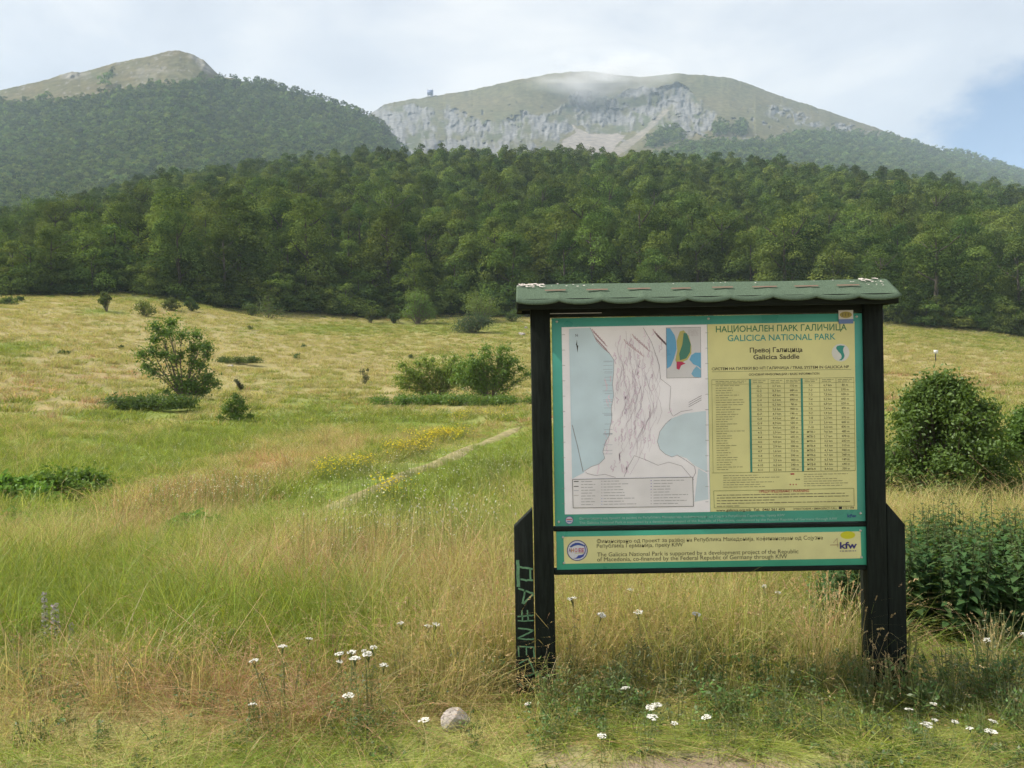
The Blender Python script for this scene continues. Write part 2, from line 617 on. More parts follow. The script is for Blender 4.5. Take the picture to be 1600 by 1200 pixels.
def build_ground():
    th = np.radians(np.concatenate([np.linspace(-180, -42, 24)[:-1], np.linspace(-42, 42, 330), np.linspace(42, 180, 24)[1:]]))
    rr = np.concatenate([[0.05, 0.6, 1.4, 2.2], np.exp(np.linspace(math.log(2.8), math.log(480), 330)), [700]])
    T, R = np.meshgrid(th, rr, indexing='ij')
    # rings of equal depth in front, of equal radius elsewhere
    X, Y = R*np.sin(T), R*np.cos(T)
    Z = ground_z(X, Y)
    V = np.stack([X, Y, Z], -1).reshape(-1, 3)
    n, m = len(th), len(rr)
    i, j = np.meshgrid(np.arange(n-1), np.arange(m-1), indexing='ij')
    a = (i*m+j).ravel()
    Q = np.stack([a, a+m, a+m+1, a+1], -1)
    yy = np.maximum(Y, 2.5)
    px, py = to_px(X, yy, Z)
    mix = meadow_mix(X, Y, px, py)
    C = mix[..., 0:1]*GREEN*0.95 + mix[..., 1:2]*STRAW*0.85 + mix[..., 2:3]*RUST*0.85
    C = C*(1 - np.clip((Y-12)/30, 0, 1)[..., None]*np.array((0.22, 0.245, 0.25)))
    litter = np.array((0.07, 0.075, 0.03))
    f = np.clip((Y - edge_dist(X/yy) + 3)/5, 0, 1)[..., None]
    C = C*(1-f) + litter*f
    # bare gravelly verge where the photographer stands
    gr = np.exp(-(((px-1080)/230)**2 + ((py-1206)/34)**2))*1.7 + np.clip((3.25-Y)/0.5, 0, 1)
    gr = np.clip(gr + 0.5*vnoise(X*6, Y*6, 71) - 0.2, 0, 1)[..., None]
    C = C*(1-gr) + np.array((0.30, 0.235, 0.18))*gr
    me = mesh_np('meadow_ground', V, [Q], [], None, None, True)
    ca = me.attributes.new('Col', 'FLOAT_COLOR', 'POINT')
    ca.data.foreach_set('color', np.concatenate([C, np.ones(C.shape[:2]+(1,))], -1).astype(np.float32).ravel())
    mt = bpy.data.materials.new('meadow_soil')
    mt.use_nodes = True
    t = mt.node_tree
    b = t.nodes['Principled BSDF']
    b.inputs['Roughness'].default_value = 1
    b.inputs['Specular IOR Level'].default_value = 0.1
    a_ = N(t, 'ShaderNodeAttribute', attribute_name='Col')
    tc = N(t, 'ShaderNodeTexCoord')
    n1 = N(t, 'ShaderNodeTexNoise')
    n1.inputs['Scale'].default_value = 9
    n1.inputs['Detail'].default_value = 8
    n1.inputs['Roughness'].default_value = 0.7
    t.links.new(tc.outputs['Object'], n1.inputs['Vector'])
    k = ramp(t, n1.outputs[0], [(0.3, (0.55, 0.55, 0.55)), (0.7, (1.3, 1.3, 1.3))])
    mx = N(t, 'ShaderNodeMix', data_type='RGBA', blend_type='MULTIPLY')
    mx.inputs[0].default_value = 1
    t.links.new(a_.outputs['Color'], mx.inputs[6])
    t.links.new(k, mx.inputs[7])
    t.links.new(mx.outputs[2], b.inputs['Base Color'])
    bp = N(t, 'ShaderNodeBump')
    bp.inputs['Distance'].default_value = 0.03
    bp.inputs['Strength'].default_value = 0.7
    t.links.new(n1.outputs[0], bp.inputs['Height'])
    t.links.new(bp.outputs[0], b.inputs['Normal'])
    me.materials.append(mt)
    new_obj('ground', me, label='sloping summer meadow of green and straw coloured grass', kind='structure')


build_ground()


def strip(pts, width, lift, name, mat, label, n=60, wvar=0.3):
    P = np.array([(p.x, p.y) for p in pts])
    s = np.concatenate([[0], np.cumsum(np.hypot(*np.diff(P, axis=0).T))])
    u = np.linspace(0, s[-1], n)
    c = np.stack([np.interp(u, s, P[:, 0]), np.interp(u, s, P[:, 1])], -1)
    tn = unit(np.gradient(c, axis=0))
    nn = np.stack([-tn[:, 1], tn[:, 0]], -1)
    w = width*(1 + wvar*vnoise(u*0.9, u*0, 91))*np.clip(np.minimum(u, s[-1]-u)/1.5, 0.05, 1)
    rows = []
    for k in np.linspace(-0.5, 0.5, 5):
        q = c + nn*(w*k)[:, None]
        rows.append(np.column_stack([q, ground_z(q[:, 0], q[:, 1]) + lift*(1-(2*abs(k))**2) + 0.004]))
    V = np.concatenate(rows)
    Q = [(r*n+i, (r+1)*n+i, (r+1)*n+i+1, r*n+i+1) for r in range(4) for i in range(n-1)]
    new_obj(name, mesh_np(name, V, [np.array(Q)[:, ::-1]], [mat], None, None, True), label=label, kind='structure')


M_dirt = mottled('path_dirt', (0.25, 0.22, 0.11), 0.3, 3, 1.0, 0.1)
strip(PATHW, 0.40, 0.05, 'path', M_dirt, 'narrow trodden footpath running up through the meadow')
UP = [at(*p) for p in [(452, 545), (410, 528), (380, 515), (345, 500), (310, 485)]]
strip(UP, 0.9, 0.06, 'upper_path', M_dirt, 'pale dirt track along the low bank on the upper meadow')
RP = [at(*p) for p in [(1400, 566), (1440, 570), (1475, 572), (1520, 569), (1580, 567)]]
strip(RP, 1.0, 0.06, 'side_path', M_dirt, 'bare dirt patch on the slope behind the board')

# ------------------------------------------------------------------ the two mountains
LSKY = [(-900, 330), (-500, 225), (-200, 166), (0, 141), (60, 128), (100, 116), (112, 112), (125, 113), (180, 98), (235, 88), (262, 80), (280, 79), (300, 84), (318, 94), (332, 108),
        (345, 119), (370, 123), (392, 131), (420, 138), (500, 160), (560, 180), (600, 202), (640, 250), (700, 315), (780, 370)]
RSKY = [(380, 380), (480, 300), (540, 215), (580, 176), (600, 164), (620, 159), (670, 151), (740, 140), (800, 126), (850, 117), (890, 112), (920, 111), (960, 116), (1000, 120),
        (1060, 115), (1100, 117), (1140, 122), (1170, 131), (1200, 143), (1300, 176), (1400, 211), (1480, 237), (1540, 256), (1600, 277), (1800, 340), (2000, 400)]
LTREE = [(-900, 260), (-300, 172), (0, 163), (100, 160), (170, 151), (250, 137), (320, 129), (345, 126), (390, 128), (420, 130), (800, 130)]
RTREE = [(560, 400), (1010, 262), (1040, 246), (1100, 228), (1200, 230), (1250, 217), (1280, 212), (1350, 213), (1400, 219), (1440, 233), (1480, 240), (1560, 258), (1600, 270), (1800, 330)]


def inpoly(px, py, poly):
    r = np.zeros(px.shape, bool)
    n = len(poly)
    for i in range(n):
        x0, y0 = poly[i]
        x1, y1 = poly[(i+1) % n]
        c = (y0 > py) != (y1 > py)
        r ^= c & (px < (x1-x0)*(py-y0)/((y1-y0) if y1 != y0 else 1e-9) + x0)
    return r


CLIFF = [(586, 172), (620, 163), (662, 166), (700, 170), (735, 178), (775, 186), (805, 178), (835, 180), (868, 172), (888, 150), (915, 142), (950, 152), (985, 140), (1030, 138),
         (1060, 133), (1088, 150), (1105, 168), (1122, 184), (1095, 206), (1064, 218), (1032, 196), (1005, 203), (960, 207), (925, 203), (900, 192), (893, 205), (880, 220), (862, 250), (590, 250)]
SCREE = [(893, 190), (902, 200), (925, 207), (965, 208), (978, 212), (965, 226), (952, 250), (858, 250), (880, 222), (900, 208)]
TALUS = [(1040, 170), (1048, 172), (1018, 200), (985, 232), (955, 250), (962, 232), (1000, 205)]
ROCKS = [(1225, 178, 40, 10), (1320, 203, 34, 10), (1262, 190, 26, 7), (1080, 190, 45, 30), (1170, 222, 40, 8), (1105, 205, 30, 8), (1200, 168, 30, 6)]


def mountain(name, sky, cols, base_py, d0, d1, rocky, label, ns=190):
    px0, px1 = cols
    nu = int((px1-px0)/2.2) if not rocky else int((px1-px0)/1.5)
    PX = np.linspace(px0, px1, nu)
    S = np.concatenate([np.linspace(0, 1, ns), [1.03, 1.08, 1.2, 1.4]])
    sk = np.interp(PX, [p[0] for p in sky], [p[1] for p in sky])
    jag = 0.8*vnoise(PX*0.09, PX*0, 5) + 0.5*vnoise(PX*0.31, PX*0, 6)
    G, SS = np.meshgrid(PX, S, indexing='ij')
    s1 = np.minimum(SS, 1)
    PY = base_py + (sk[:, None]-base_py)*s1 + jag[:, None]*s1**14
    if rocky:
        g = s1**1.0
        cl = np.clip(1-np.abs(G-850)/330, 0, 1)**0.5       # steep headwall of the corrie
        g = g + cl*(0.10*np.sin(np.clip((PY-130)/120, 0, 1)*math.pi))
        bowl = np.exp(-((G-930)/75)**2)*np.clip((s1-0.3)/0.3, 0, 1)*np.clip((1-s1)/0.25, 0, 1)
        g = g + 0.12*bowl
    else:
        g = s1
    D = d0 + (d1-d0)*g
    U, V = deroll(G, PY)
    rock = np.zeros_like(D)
    scree = np.zeros_like(D)
    if rocky:
        wx, wy = 10*fbm(G*0.05, PY*0.08, 31, 4), 11*fbm(G*0.05, PY*0.08, 32, 4)
        gx, gy = G+wx, PY+wy
        rock = inpoly(gx, gy, CLIFF).astype(float)
        ve = 0.8*fbm(G*0.045, PY*0.07, 61, 3) + 0.40*fbm(G*0.22, PY*0.09, 62, 3)
        crag = rock.copy()
        rock = rock*np.clip((ve+0.26)*2.6, 0.05, 1)
        for cx, cy, a, b in ROCKS:
            e = ((gx-cx)/a)**2 + ((gy-cy)/b)**2
            rock = np.maximum(rock, np.clip(1.2-e, 0, 1)*(fbm(G*0.16, PY*0.16, 63, 3) > 0.10))
        rock = np.maximum(rock, (fbm(G*0.13, PY*0.2, 64, 3) > 0.52)*np.clip((PY-150)/30, 0, 1)*(G < 1420)*0.9)
        scree = np.maximum(inpoly(gx*0.5+G*0.5, gy*0.5+PY*0.5, SCREE), 0.7*inpoly(gx*0.4+G*0.6, gy*0.4+PY*0.6, TALUS)).astype(float)
        rock = rock*(1-scree)
        flute = 2.2*np.abs(fbm(G*0.026+wy*0.05, PY*0.016+wx*0.02, 41, 4)) + 0.75*np.abs(fbm(G*0.12, PY*0.035, 42, 3)) + 0.25*fbm(G*0.30, PY*0.16, 43, 3)
        D = D + rock*(30*(flute-0.6)) + 6*fbm(G*0.03, PY*0.04, 45, 3)*np.clip(1-s1, 0, 1)*3
    else:
        top = np.clip((np.interp(G, [p[0] for p in LTREE], [p[1] for p in LTREE])+4-PY)/8, 0, 1)
        e = np.exp(-(((G-318)/22)**2 + ((PY-102-(G-318)*0.85)/9)**2)) + np.exp(-(((G-112)/26)**2 + ((PY-118)/6)**2)) + 0.45*np.exp(-(((G-235)/50)**2 + ((PY-112)/14)**2)) + .3*np.exp(-(((G-290)/60)**2+((PY-130)/6)**2))
        rock = np.clip(e*1.2 + 0.5*fbm(G*0.12, PY*0.2, 21, 3) - 0.25, 0, 1)*top
        rock = np.maximum(rock, (fbm(G*0.22, PY*0.3, 22, 2) > 0.5)*top*0.6)
        D = D + rock*10*fbm(G*0.2, PY*0.12, 24, 2) + 14*fbm(G*0.012, PY*0.02, 25, 3)*np.clip((1-s1)*6, 0, 1)
    X, Yd, Z = U*D, D, EYE + V*D
    back = np.maximum(SS-1, 0)
    Yd = Yd + back*d1*0.9
    X = X + back*d1*0.9*U
    Z = Z - back*d1*0.42 + np.where(back > 0, 0, 0)
    P = np.stack([X, Yd, Z], -1)
    n, m = P.shape[:2]
    i, j = np.meshgrid(np.arange(n-1), np.arange(m-1), indexing='ij')
    a = (i*m+j).ravel()
    Q = np.stack([a, a+m, a+m+1, a+1], -1)
    turf = np.array((0.118, 0.100, 0.054))
    turf2 = np.array((0.078, 0.084, 0.042))
    k = np.clip(0.5 + 0.7*fbm(G*0.02, PY*0.05, 51, 4), 0, 1)[..., None]
    C = turf*k + turf2*(1-k)
    C = C*(1+0.18*fbm(G*0.3, PY*0.4, 52, 2))[..., None]
    if rocky:
        sb = (crag*np.clip(0.9-rock, 0, 1)*np.clip(0.6+fbm(G*0.09, PY*0.12, 67, 3), 0, 1))[..., None]
        C = C*(1-sb) + np.array((0.050, 0.066, 0.036))*sb
    rc = np.array((0.145, 0.147, 0.152))*(1+0.30*fbm(G*0.30, PY*0.08, 53, 3))[..., None] if rocky else np.array((0.22, 0.21, 0.19))*np.ones_like(C)
    C = C*(1-rock[..., None]) + rc*rock[..., None]
    sc = np.array((0.205, 0.185, 0.17))*(1+0.12*fbm(G*0.2, PY*0.3, 54, 3))[..., None]
    C = C*(1-scree[..., None]) + sc*scree[..., None]
    me = mesh_np(name, P.reshape(-1, 3), [Q], [], None, None, not rocky)
    ca = me.attributes.new('Col', 'FLOAT_COLOR', 'POINT')
    ca.data.foreach_set('color', np.concatenate([C, np.ones(C.shape[:2]+(1,))], -1).astype(np.float32).ravel())
    mt = bpy.data.materials.new(name+'_surface')
    mt.use_nodes = True
    t = mt.node_tree
    b = t.nodes['Principled BSDF']
    b.inputs['Roughness'].default_value = 1
    b.inputs['Specular IOR Level'].default_value = 0.05
    a_ = N(t, 'ShaderNodeAttribute', attribute_name='Col')
    tc = N(t, 'ShaderNodeTexCoord')
    n1 = N(t, 'ShaderNodeTexNoise')
    n1.inputs['Scale'].default_value = 0.12
    n1.inputs['Detail'].default_value = 6
    t.links.new(tc.outputs['Object'], n1.inputs['Vector'])
    kk = ramp(t, n1.outputs[0], [(0.35, (0.72, 0.72, 0.72)), (0.65, (1.22, 1.22, 1.22))])
    mx = N(t, 'ShaderNodeMix', data_type='RGBA', blend_type='MULTIPLY')
    mx.inputs[0].default_value = 1
    t.links.new(a_.outputs['Color'], mx.inputs[6])
    t.links.new(kk, mx.inputs[7])
    t.links.new(mx.outputs[2], b.inputs['Base Color'])
    me.materials.append(mt)
    new_obj(name, me, label=label, kind='structure')
    return PX, S, P, PY


ML = mountain('mountain', LSKY, (-900, 780), 350, 430, 900, False, 'rounded mountain with a bare grassy top above dark forest')
MR = mountain('rocky_mountain', RSKY, (420, 2000), 340, 520, 1400, True, 'broad bare mountain with a pale rock corrie and scree')


def on_mountain(M, px, py):
    PX, S, P, PY = M
    px = np.asarray(px, float)
    py = np.asarray(py, float)
    i = np.clip(((px-PX[0])/(PX[1]-PX[0])).round().astype(int), 0, len(PX)-1)
    ns = 190
    base, top = PY[0, 0], PY[i, ns-1]
    s = np.clip((py-base)/(top-base), 0, 1)
    j = np.clip((s*(ns-1)).round().astype(int), 0, ns-1)
    return P[i, j]


# ------------------------------------------------------------------ trees
def crown_np(r, H, R, base, nblob, nleaf, lsize, cone=0.0, c0=(0.030, 0.060, 0.021), c1=(0.150, 0.210, 0.052)):
    """leaf sprays on many lumps filling a broadleaf crown"""
    c0, c1 = np.array(c0), np.array(c1)
    t = r.uniform(0, 1, nblob)**1.15
    prof = np.sqrt(np.clip(1-(np.abs(t-0.24)/0.80)**2.4, 0.03, 1))*(1-cone*t)
    az = r.uniform(0, 2*math.pi, nblob)
    rad = R*prof*np.sqrt(r.uniform(0.12, 1, nblob))*0.82
    cz = base + (H-base)*(0.03 + 0.90*t)
    C = np.column_stack([rad*np.cos(az), rad*np.sin(az), cz])
    br = R*r.uniform(0.22, 0.55, nblob)*(1-0.35*t)
    k = r.choice(nblob, nleaf, p=br**2/np.sum(br**2))
    d = r.normal(size=(nleaf, 3))
    d[:, 2] = np.where(d[:, 2] < -0.2, -d[:, 2]*0.6, d[:, 2])
    d = unit(d)
    rr = r.uniform(0.78, 1.05, (nleaf, 1))*(1+0.07*r.normal(size=(nleaf, 1)))
    P = C[k] + d*br[k][:, None]*rr*np.array([1, 1, 1.05])
    P[:, 2] = np.maximum(P[:, 2], 0.15)
    nn = unit(d*0.9 + np.array([0, 0, 0.35]) + 0.42*r.normal(size=(nleaf, 3)))
    V, Q = leaves_np(P, nn, lsize, r, 0.62)
    bt = r.uniform(0, 1, nblob)[k]
    f = np.clip(0.75*bt + 0.25*r.uniform(0, 1, nleaf), 0, 1)[:, None]
    return V, Q, c0*(1-f) + c1*f


def trunk_np(r, H, rad, limbs=5, seg=6, lean=0.06):
    acc = []
    z = np.linspace(-0.3, H*0.82, 7)
    wob = np.cumsum(r.normal(0, lean*H/14, (7, 2)), axis=0)
    path = np.column_stack([wob, z])
    acc.append(tube_np(path, rad*np.linspace(1.15, 0.25, 7), seg))
    for _ in range(limbs):
        i = r.integers(2, 6)
        a = r.uniform(0, 2*math.pi)
        ln = H*r.uniform(0.18, 0.32)
        e = path[i] + np.array([math.cos(a)*ln*0.8, math.sin(a)*ln*0.8, ln*0.65])
        mid = (path[i]+e)/2 + np.array([0, 0, -0.05*ln])
        acc.append(tube_np([path[i], mid, e], rad*np.array([0.45, 0.3, 0.12]), 5))
    return acc


def tree_meshes(seed, H, R, base, nblob, nleaf, lsize, cone, tone=1.0, warm=0.0):
    r = np.random.default_rng(seed)
    V, Q, C = crown_np(r, H, R, base, nblob, nleaf, lsize, cone)
    C = C*tone*np.array([1+warm, 1+warm*0.4, 1])
    crown = mesh_np('crown', V, [Q], [M_tree], [C])
    a = Acc()
    for V2, Q2 in trunk_np(r, H, 0.022*H):
        a.add(V2, Q2)
    return crown, a.mesh('trunk', [M_bark], True), (V, Q, C), a


FT = []
for i, (H, R, base, cone, tone, warm) in enumerate([(12, 4.1, 0.0, .25, 1.0, 0.0), (13.5, 4.2, 0.0, .35, 0.92, 0.05), (11, 4.5, 0.0, .15, 1.1, 0.12),
                                                    (12.5, 3.6, 0.0, .45, 0.85, -0.05), (10.5, 3.9, 0.0, .2, 1.15, 0.1), (14, 4.6, 0.0, .3, 0.95, 0.0), (9.5, 3.8, 0.0, .3, 1.05, 0.05)]):
    FT.append(tree_meshes(100+i, H, R, base, 44, 8600, 0.29, cone, tone, warm)[:2] + (H,))


def forest():
    pts = []
    for y in np.arange(88, 332, 6.2):
        for x in np.arange(-0.80*y, 0.80*y, 6.4):
            pts.append((x + rng.uniform(-2.6, 2.6), y + rng.uniform(-2.6, 2.6)))
    pts = np.array(pts)
    U = pts[:, 0]/pts[:, 1]
    ed = edge_dist(U) + 2.0 + 3.5*vnoise(pts[:, 0]*0.08, pts[:, 0]*0, 77)
    pts = pts[pts[:, 1] > ed]
    order = np.argsort(pts[:, 1] - edge_dist(pts[:, 0]/pts[:, 1])*0.0)
    pts = pts[order]
    Z = ground_z(pts[:, 0], pts[:, 1])
    U = pts[:, 0]/pts[:, 1]
    px, py = to_px(pts[:, 0], pts[:, 1], Z+8)
    vis = (px > -15) & (px < 1615)
    # largest in the picture first: the nearest rows in view
    hidden = (px > 845) & (px < 1370) & (py > 470)
    dist_in = pts[:, 1]-edge_dist(U)
    idx = np.flatnonzero(vis & ~hidden)[:300]
    chosen = np.zeros(len(pts), bool)
    chosen[idx] = True
    roots = []
    for i, (cr, tk, H) in enumerate(FT):
        e = empty('beech_tree', (0, 0, 0), 'broadleaf tree in the lower rows of the dense forest behind the meadow', 'tree', 'trees along the lower forest')
        new_obj('crown', cr, e)
        new_obj('trunk', tk, e)
        roots.append(e)
    used = set()
    for i in idx:
        k = int(rng.integers(len(FT)))
        s = rng.uniform(0.74, 1.16)*float(np.interp(U[i], [-0.66, -0.50, -0.42], [0.74, 0.76, 1.0]))
        sc = (s*rng.uniform(0.9, 1.15), s*rng.uniform(0.9, 1.15), s)
        loc = (pts[i, 0], pts[i, 1], Z[i]-0.2)
        rz = rng.uniform(0, 6.28)
        if k not in used:
            used.add(k)
            o = roots[k]
            o.location, o.rotation_euler, o.scale = loc, (0, 0, rz), sc
        else:
            dup(roots[k], loc, rz, sc)
    # the rest of the wood, one mass climbing the hill
    rest = np.flatnonzero(~chosen)
    protos = []
    for i, (H, R, base, cone, tone, warm) in enumerate([(11.5, 4.0, 0.6, .25, 1.0, 0.0), (12.5, 3.6, 1.0, .4, 0.88, 0.03), (10.5, 4.2, 0.5, .15, 1.1, 0.1), (12, 3.8, .6, .3, .95, 0), (11, 3.4, .4, .4, 1.12, .08)]):
        protos.append(tree_meshes(200+i, H, R, base, 30, 3800, 0.42, cone, tone, warm)[0])
    n = len(rest)
    s = rng.uniform(0.72, 1.18, n)*np.interp(U[rest], [-0.66, -0.50, -0.42], [0.76, 0.78, 1.0])
    scatter('forest', np.column_stack([pts[rest], Z[rest]-0.2]), np.column_stack([np.zeros((n, 2)), rng.uniform(0, 6.28, n)]),
            np.column_stack([s*rng.uniform(.9, 1.15, n), s*rng.uniform(.9, 1.15, n), s]), rng.integers(0, len(protos), n), protos,
            'dense broadleaf wood covering the hill behind the lower trees', 'forest')


forest()


def edge_growth():
    r = np.random.default_rng(404)
    roots = []
    for i, (H, R) in enumerate([(4.2, 2.4), (3.2, 2.2), (5.4, 2.5), (2.4, 2.0), (6.2, 2.8)]):
        cr, tk = tree_meshes(400+i, H, R, 0.0, 22, 3200, 0.24, 0.25, (1.0, 1.15, .9, 1.1, 1.0)[i], (0, .1, 0, .15, .05)[i])[:2]
        e = empty('edge_bush', (0, 0, 0), 'leafy bush filling the foot of the forest where it meets the meadow', 'bush', 'bushes along the foot of the forest')
        new_obj('crown', cr, e)
        new_obj('trunk', tk, e)
        roots.append(e)
    first = set()
    for px in np.arange(-20, 1640, 13.0):
        if 850 < px < 1365:
            continue
        for row in (0, 1):
            U = (px + r.uniform(-7, 7) - 800)/F
            d = float(edge_dist(U)) + 1.5 + 3.5*row + r.uniform(-0.5, 2.0)
            x = U*d
            k = int(r.integers(0, 5))
            s = r.uniform(.65, 1.1)*(1.25 if row else 0.9)
            loc = (x, d, float(ground_z(x, d))-0.1)
            sc = (s*r.uniform(.9, 1.3), s*r.uniform(.9, 1.3), s)
            if k not in first:
                first.add(k)
                o = roots[k]
                o.location, o.scale = loc, sc
            else:
                dup(roots[k], loc, r.uniform(0, 6.28), sc)


edge_growth()


def far_woods():
    protos = []
    for i, (H, R, base, cone, tone) in enumerate([(10, 4.6, 0.3, .2, 1.0), (11, 4.2, .4, .35, 0.85), (9, 4.6, .3, .15, 1.1), (12, 3.0, .2, .75, .8)]):
        protos.append(tree_meshes(300+i, H*1.15, R*1.2, base, 13, 620, 1.05, cone, tone, 0)[0])
        protos[-1].materials[0] = M_far
    # left mountain
    px, py = [], []
    for y in np.arange(126, 352, 5.0):
        for x in np.arange(-330, 720, 6.0):
            px.append(x+rng.uniform(-3, 3))
            py.append(y+rng.uniform(-2.5, 2.5))
    px, py = np.array(px), np.array(py)
    line = np.interp(px, [p[0] for p in LTREE], [p[1] for p in LTREE]) + 5*fbm(px*0.04, py*0.04, 15, 3)
    skl = np.interp(px, [p[0] for p in LSKY], [p[1] for p in LSKY])
    ok = (py > np.maximum(line, skl+1.5)) & (rng.uniform(0, 1, len(px)) < np.clip((py-line)/6+0.35, 0, 1))
    px, py = px[ok], py[ok]
    px = np.concatenate([px, np.linspace(400, 636, 120)])
    py = np.concatenate([py, np.interp(np.linspace(400, 636, 120), [p[0] for p in LSKY], [p[1] for p in LSKY])+1.5])
    P = on_mountain(ML, px, py)
    n = len(P)
    s = rng.uniform(0.75, 1.15, n)
    pick = np.where(rng.uniform(0, 1, n) < 0.12, 3, rng.integers(0, 3, n))
    pick[-120:] = np.where(rng.uniform(0, 1, 120) < 0.6, 3, 1)
    scatter('mountain_forest', P - np.array([0, 0, 2.0]), np.column_stack([np.zeros((n, 2)), rng.uniform(0, 6.28, n)]),
            np.column_stack([s, s, s]), pick, protos, 'hazy forest covering the side of the mountain with the rounded top', 'forest')
    # right mountain
    px, py = [], []
    for y in np.arange(200, 340, 4.2):
        for x in np.arange(960, 1830, 5.0):
            px.append(x+rng.uniform(-2.5, 2.5))
            py.append(y+rng.uniform(-2, 2))
    px, py = np.array(px), np.array(py)
    line = np.interp(px, [p[0] for p in RTREE], [p[1] for p in RTREE]) + 5*fbm(px*0.05, py*0.05, 16, 3)
    ok = (py > line)
    for cx, cy, a, b in [(1045, 217, 24, 9), (1128, 206, 14, 8), (1158, 207, 13, 7), (1025, 228, 16, 6), (1345, 226, 60, 10), (700, 236, 40, 5), (770, 238, 30, 4)]:
        ok |= ((px-cx)/a)**2 + ((py-cy)/b)**2 < 1
    px, py = px[ok], py[ok]
    P = on_mountain(MR, px, py)
    n = len(P)
    s = rng.uniform(0.8, 1.2, n)*1.15
    scatter('slope_forest', P - np.array([0, 0, 0.5]), np.column_stack([np.zeros((n, 2)), rng.uniform(0, 6.28, n)]),
            np.column_stack([s, s, s]), rng.integers(0, 3, n), protos, 'hazy dark woods low on the slopes of the rocky mountain', 'forest')
    # a few single trees high on the grass of the left mountain
    for (x, y, k, sz, lab) in [(165, 138, 0, 1.5, 'lone dark tree on the mountain grass just above the treeline'), (316, 128, 2, 1.0, 'lone dark tree at the treeline below the rounded summit'),
                               (176, 118, 1, 0.8, 'small dark tree among rocks on the bare mountain shoulder')]:
        p = on_mountain(ML, [x], [y])[0]
        new_obj('lone_tree', protos[k], None, p, lab, 'tree').scale = (sz,)*3


far_woods()


def relay():
    p = on_mountain(MR, [672], [151])[0]
    e = empty('relay_tower', (float(p[0]), float(p[1]), float(p[2])), 'small grey blue box on stilts standing on the mountain ridge', 'relay tower')
    m1 = mottled('relay_cladding', (0.16, 0.20, 0.34), 0.15, 0.4, 0.6)
    m2 = principled('relay_steel', (0.30, 0.31, 0.33), 0.6)
    a = Acc()
    a.box(-5, 5, -3, 3, 3.6, 10.5)
    a.box(-5.2, 5.2, -3.2, 3.2, 10.5, 11.0)
    new_obj('cabin', a.mesh('cabin', [m1]), e)
    for x, y in ((-4, -2.4), (4, -2.4), (-4, 2.4), (4, 2.4)):
        b = Acc()
        b.add(*tube_np([(x, y, -2), (x, y, 3.6)], 0.35, 6))
        new_obj('leg', b.mesh('leg', [m2]), e)
    b = Acc()
    b.box(0.6, 3.0, -1.4, 1.4, -1, 3.6)
    new_obj('stair_shaft', b.mesh('stair_shaft', [m2]), e)
    for x in (-4.7, 4.7):
        b = Acc()
        b.add(*tube_np([(x, -2.6, 11), (x, -2.6, 13.6)], 0.28, 6))
        new_obj('antenna', b.mesh('antenna', [m2]), e)


relay()


# ------------------------------------------------------------------ shrubs and small trees
def shrub_np(seed, clumps, nleaf, lsize, stem_r, base=(0, 0, 0), c0=(0.095, 0.165, 0.035), c1=(0.19, 0.285, 0.065), along=0.3, shell=0.5, spread=0.12, aspect=0.5, nbase=None, updir=0.4):
    """stems from the base out to each clump, leaves round the clump and along the stem"""
    r = np.random.default_rng(seed)
    wood, leaf = Acc(), Acc()
    c0, c1 = np.array(c0), np.array(c1)
    vol = np.array([c[3]**2 for c in clumps])
    cnt = (nleaf*vol/vol.sum()).astype(int)
    for (cx, cy, cz, cr), n in zip(clumps, cnt):
        b0 = np.array(base) + np.array([cx, cy, 0])*r.uniform(0.03, spread) + np.array([0, 0, -0.1])
        e = np.array([cx, cy, cz])
        mid = b0*0.5 + e*0.5 + np.array([-cx*0.12, -cy*0.12, 0.06*cz]) + r.normal(0, 0.05*np.linalg.norm(e), 3)
        t = np.linspace(0, 1, 7)[:, None]
        path = (1-t)**2*b0 + 2*t*(1-t)*mid + t*t*e
        sr = stem_r*(0.5+0.5*min(1, cr/(max(c[3] for c in clumps))))
        wood.add(*tube_np(path, sr*np.linspace(1, 0.35, 7), 5))
        for q in range(5):
            d = unit(r.normal(size=3) + np.array([0, 0, 0.5]))
            s0 = path[r.integers(3, 7)]
            wood.add(*tube_np([s0, s0*0.45+(e+d*cr*0.85)*0.55 + r.normal(0, 0.04*cr, 3), e+d*cr*0.85], sr*np.array([0.3, 0.2, 0.08]), 4))
        d = unit(r.normal(size=(n, 3)))
        rad = cr*(shell + (1.25-shell)*r.uniform(0, 1, (n, 1)))*(1+0.30*r.normal(size=(n, 1)))
        P = e + d*rad*np.array([1, 1, 0.8])
        m = r.uniform(0, 1, n) < along
        tt = r.uniform(0.3, 1, n)[:, None]
        Q0 = (1-tt)**2*b0 + 2*tt*(1-tt)*mid + tt*tt*e + r.normal(0, cr*0.3, (n, 3))
        P = np.where(m[:, None], Q0, P)
        P[:, 2] = np.maximum(P[:, 2], 0.03)
        nn = unit(d*0.5 + np.array([0, 0, updir]) + 0.7*r.normal(size=(n, 3)))
        V, Q = leaves_np(P, nn, lsize, r, aspect)
        f = np.clip(0.4*r.uniform() + 0.6*r.uniform(0, 1, n), 0, 1)[:, None]
        leaf.add(V, Q, c0*(1-f) + c1*f)
    return wood, leaf


CLEAR = []      # (x, y, half width, half depth): where other plants leave little room for grass


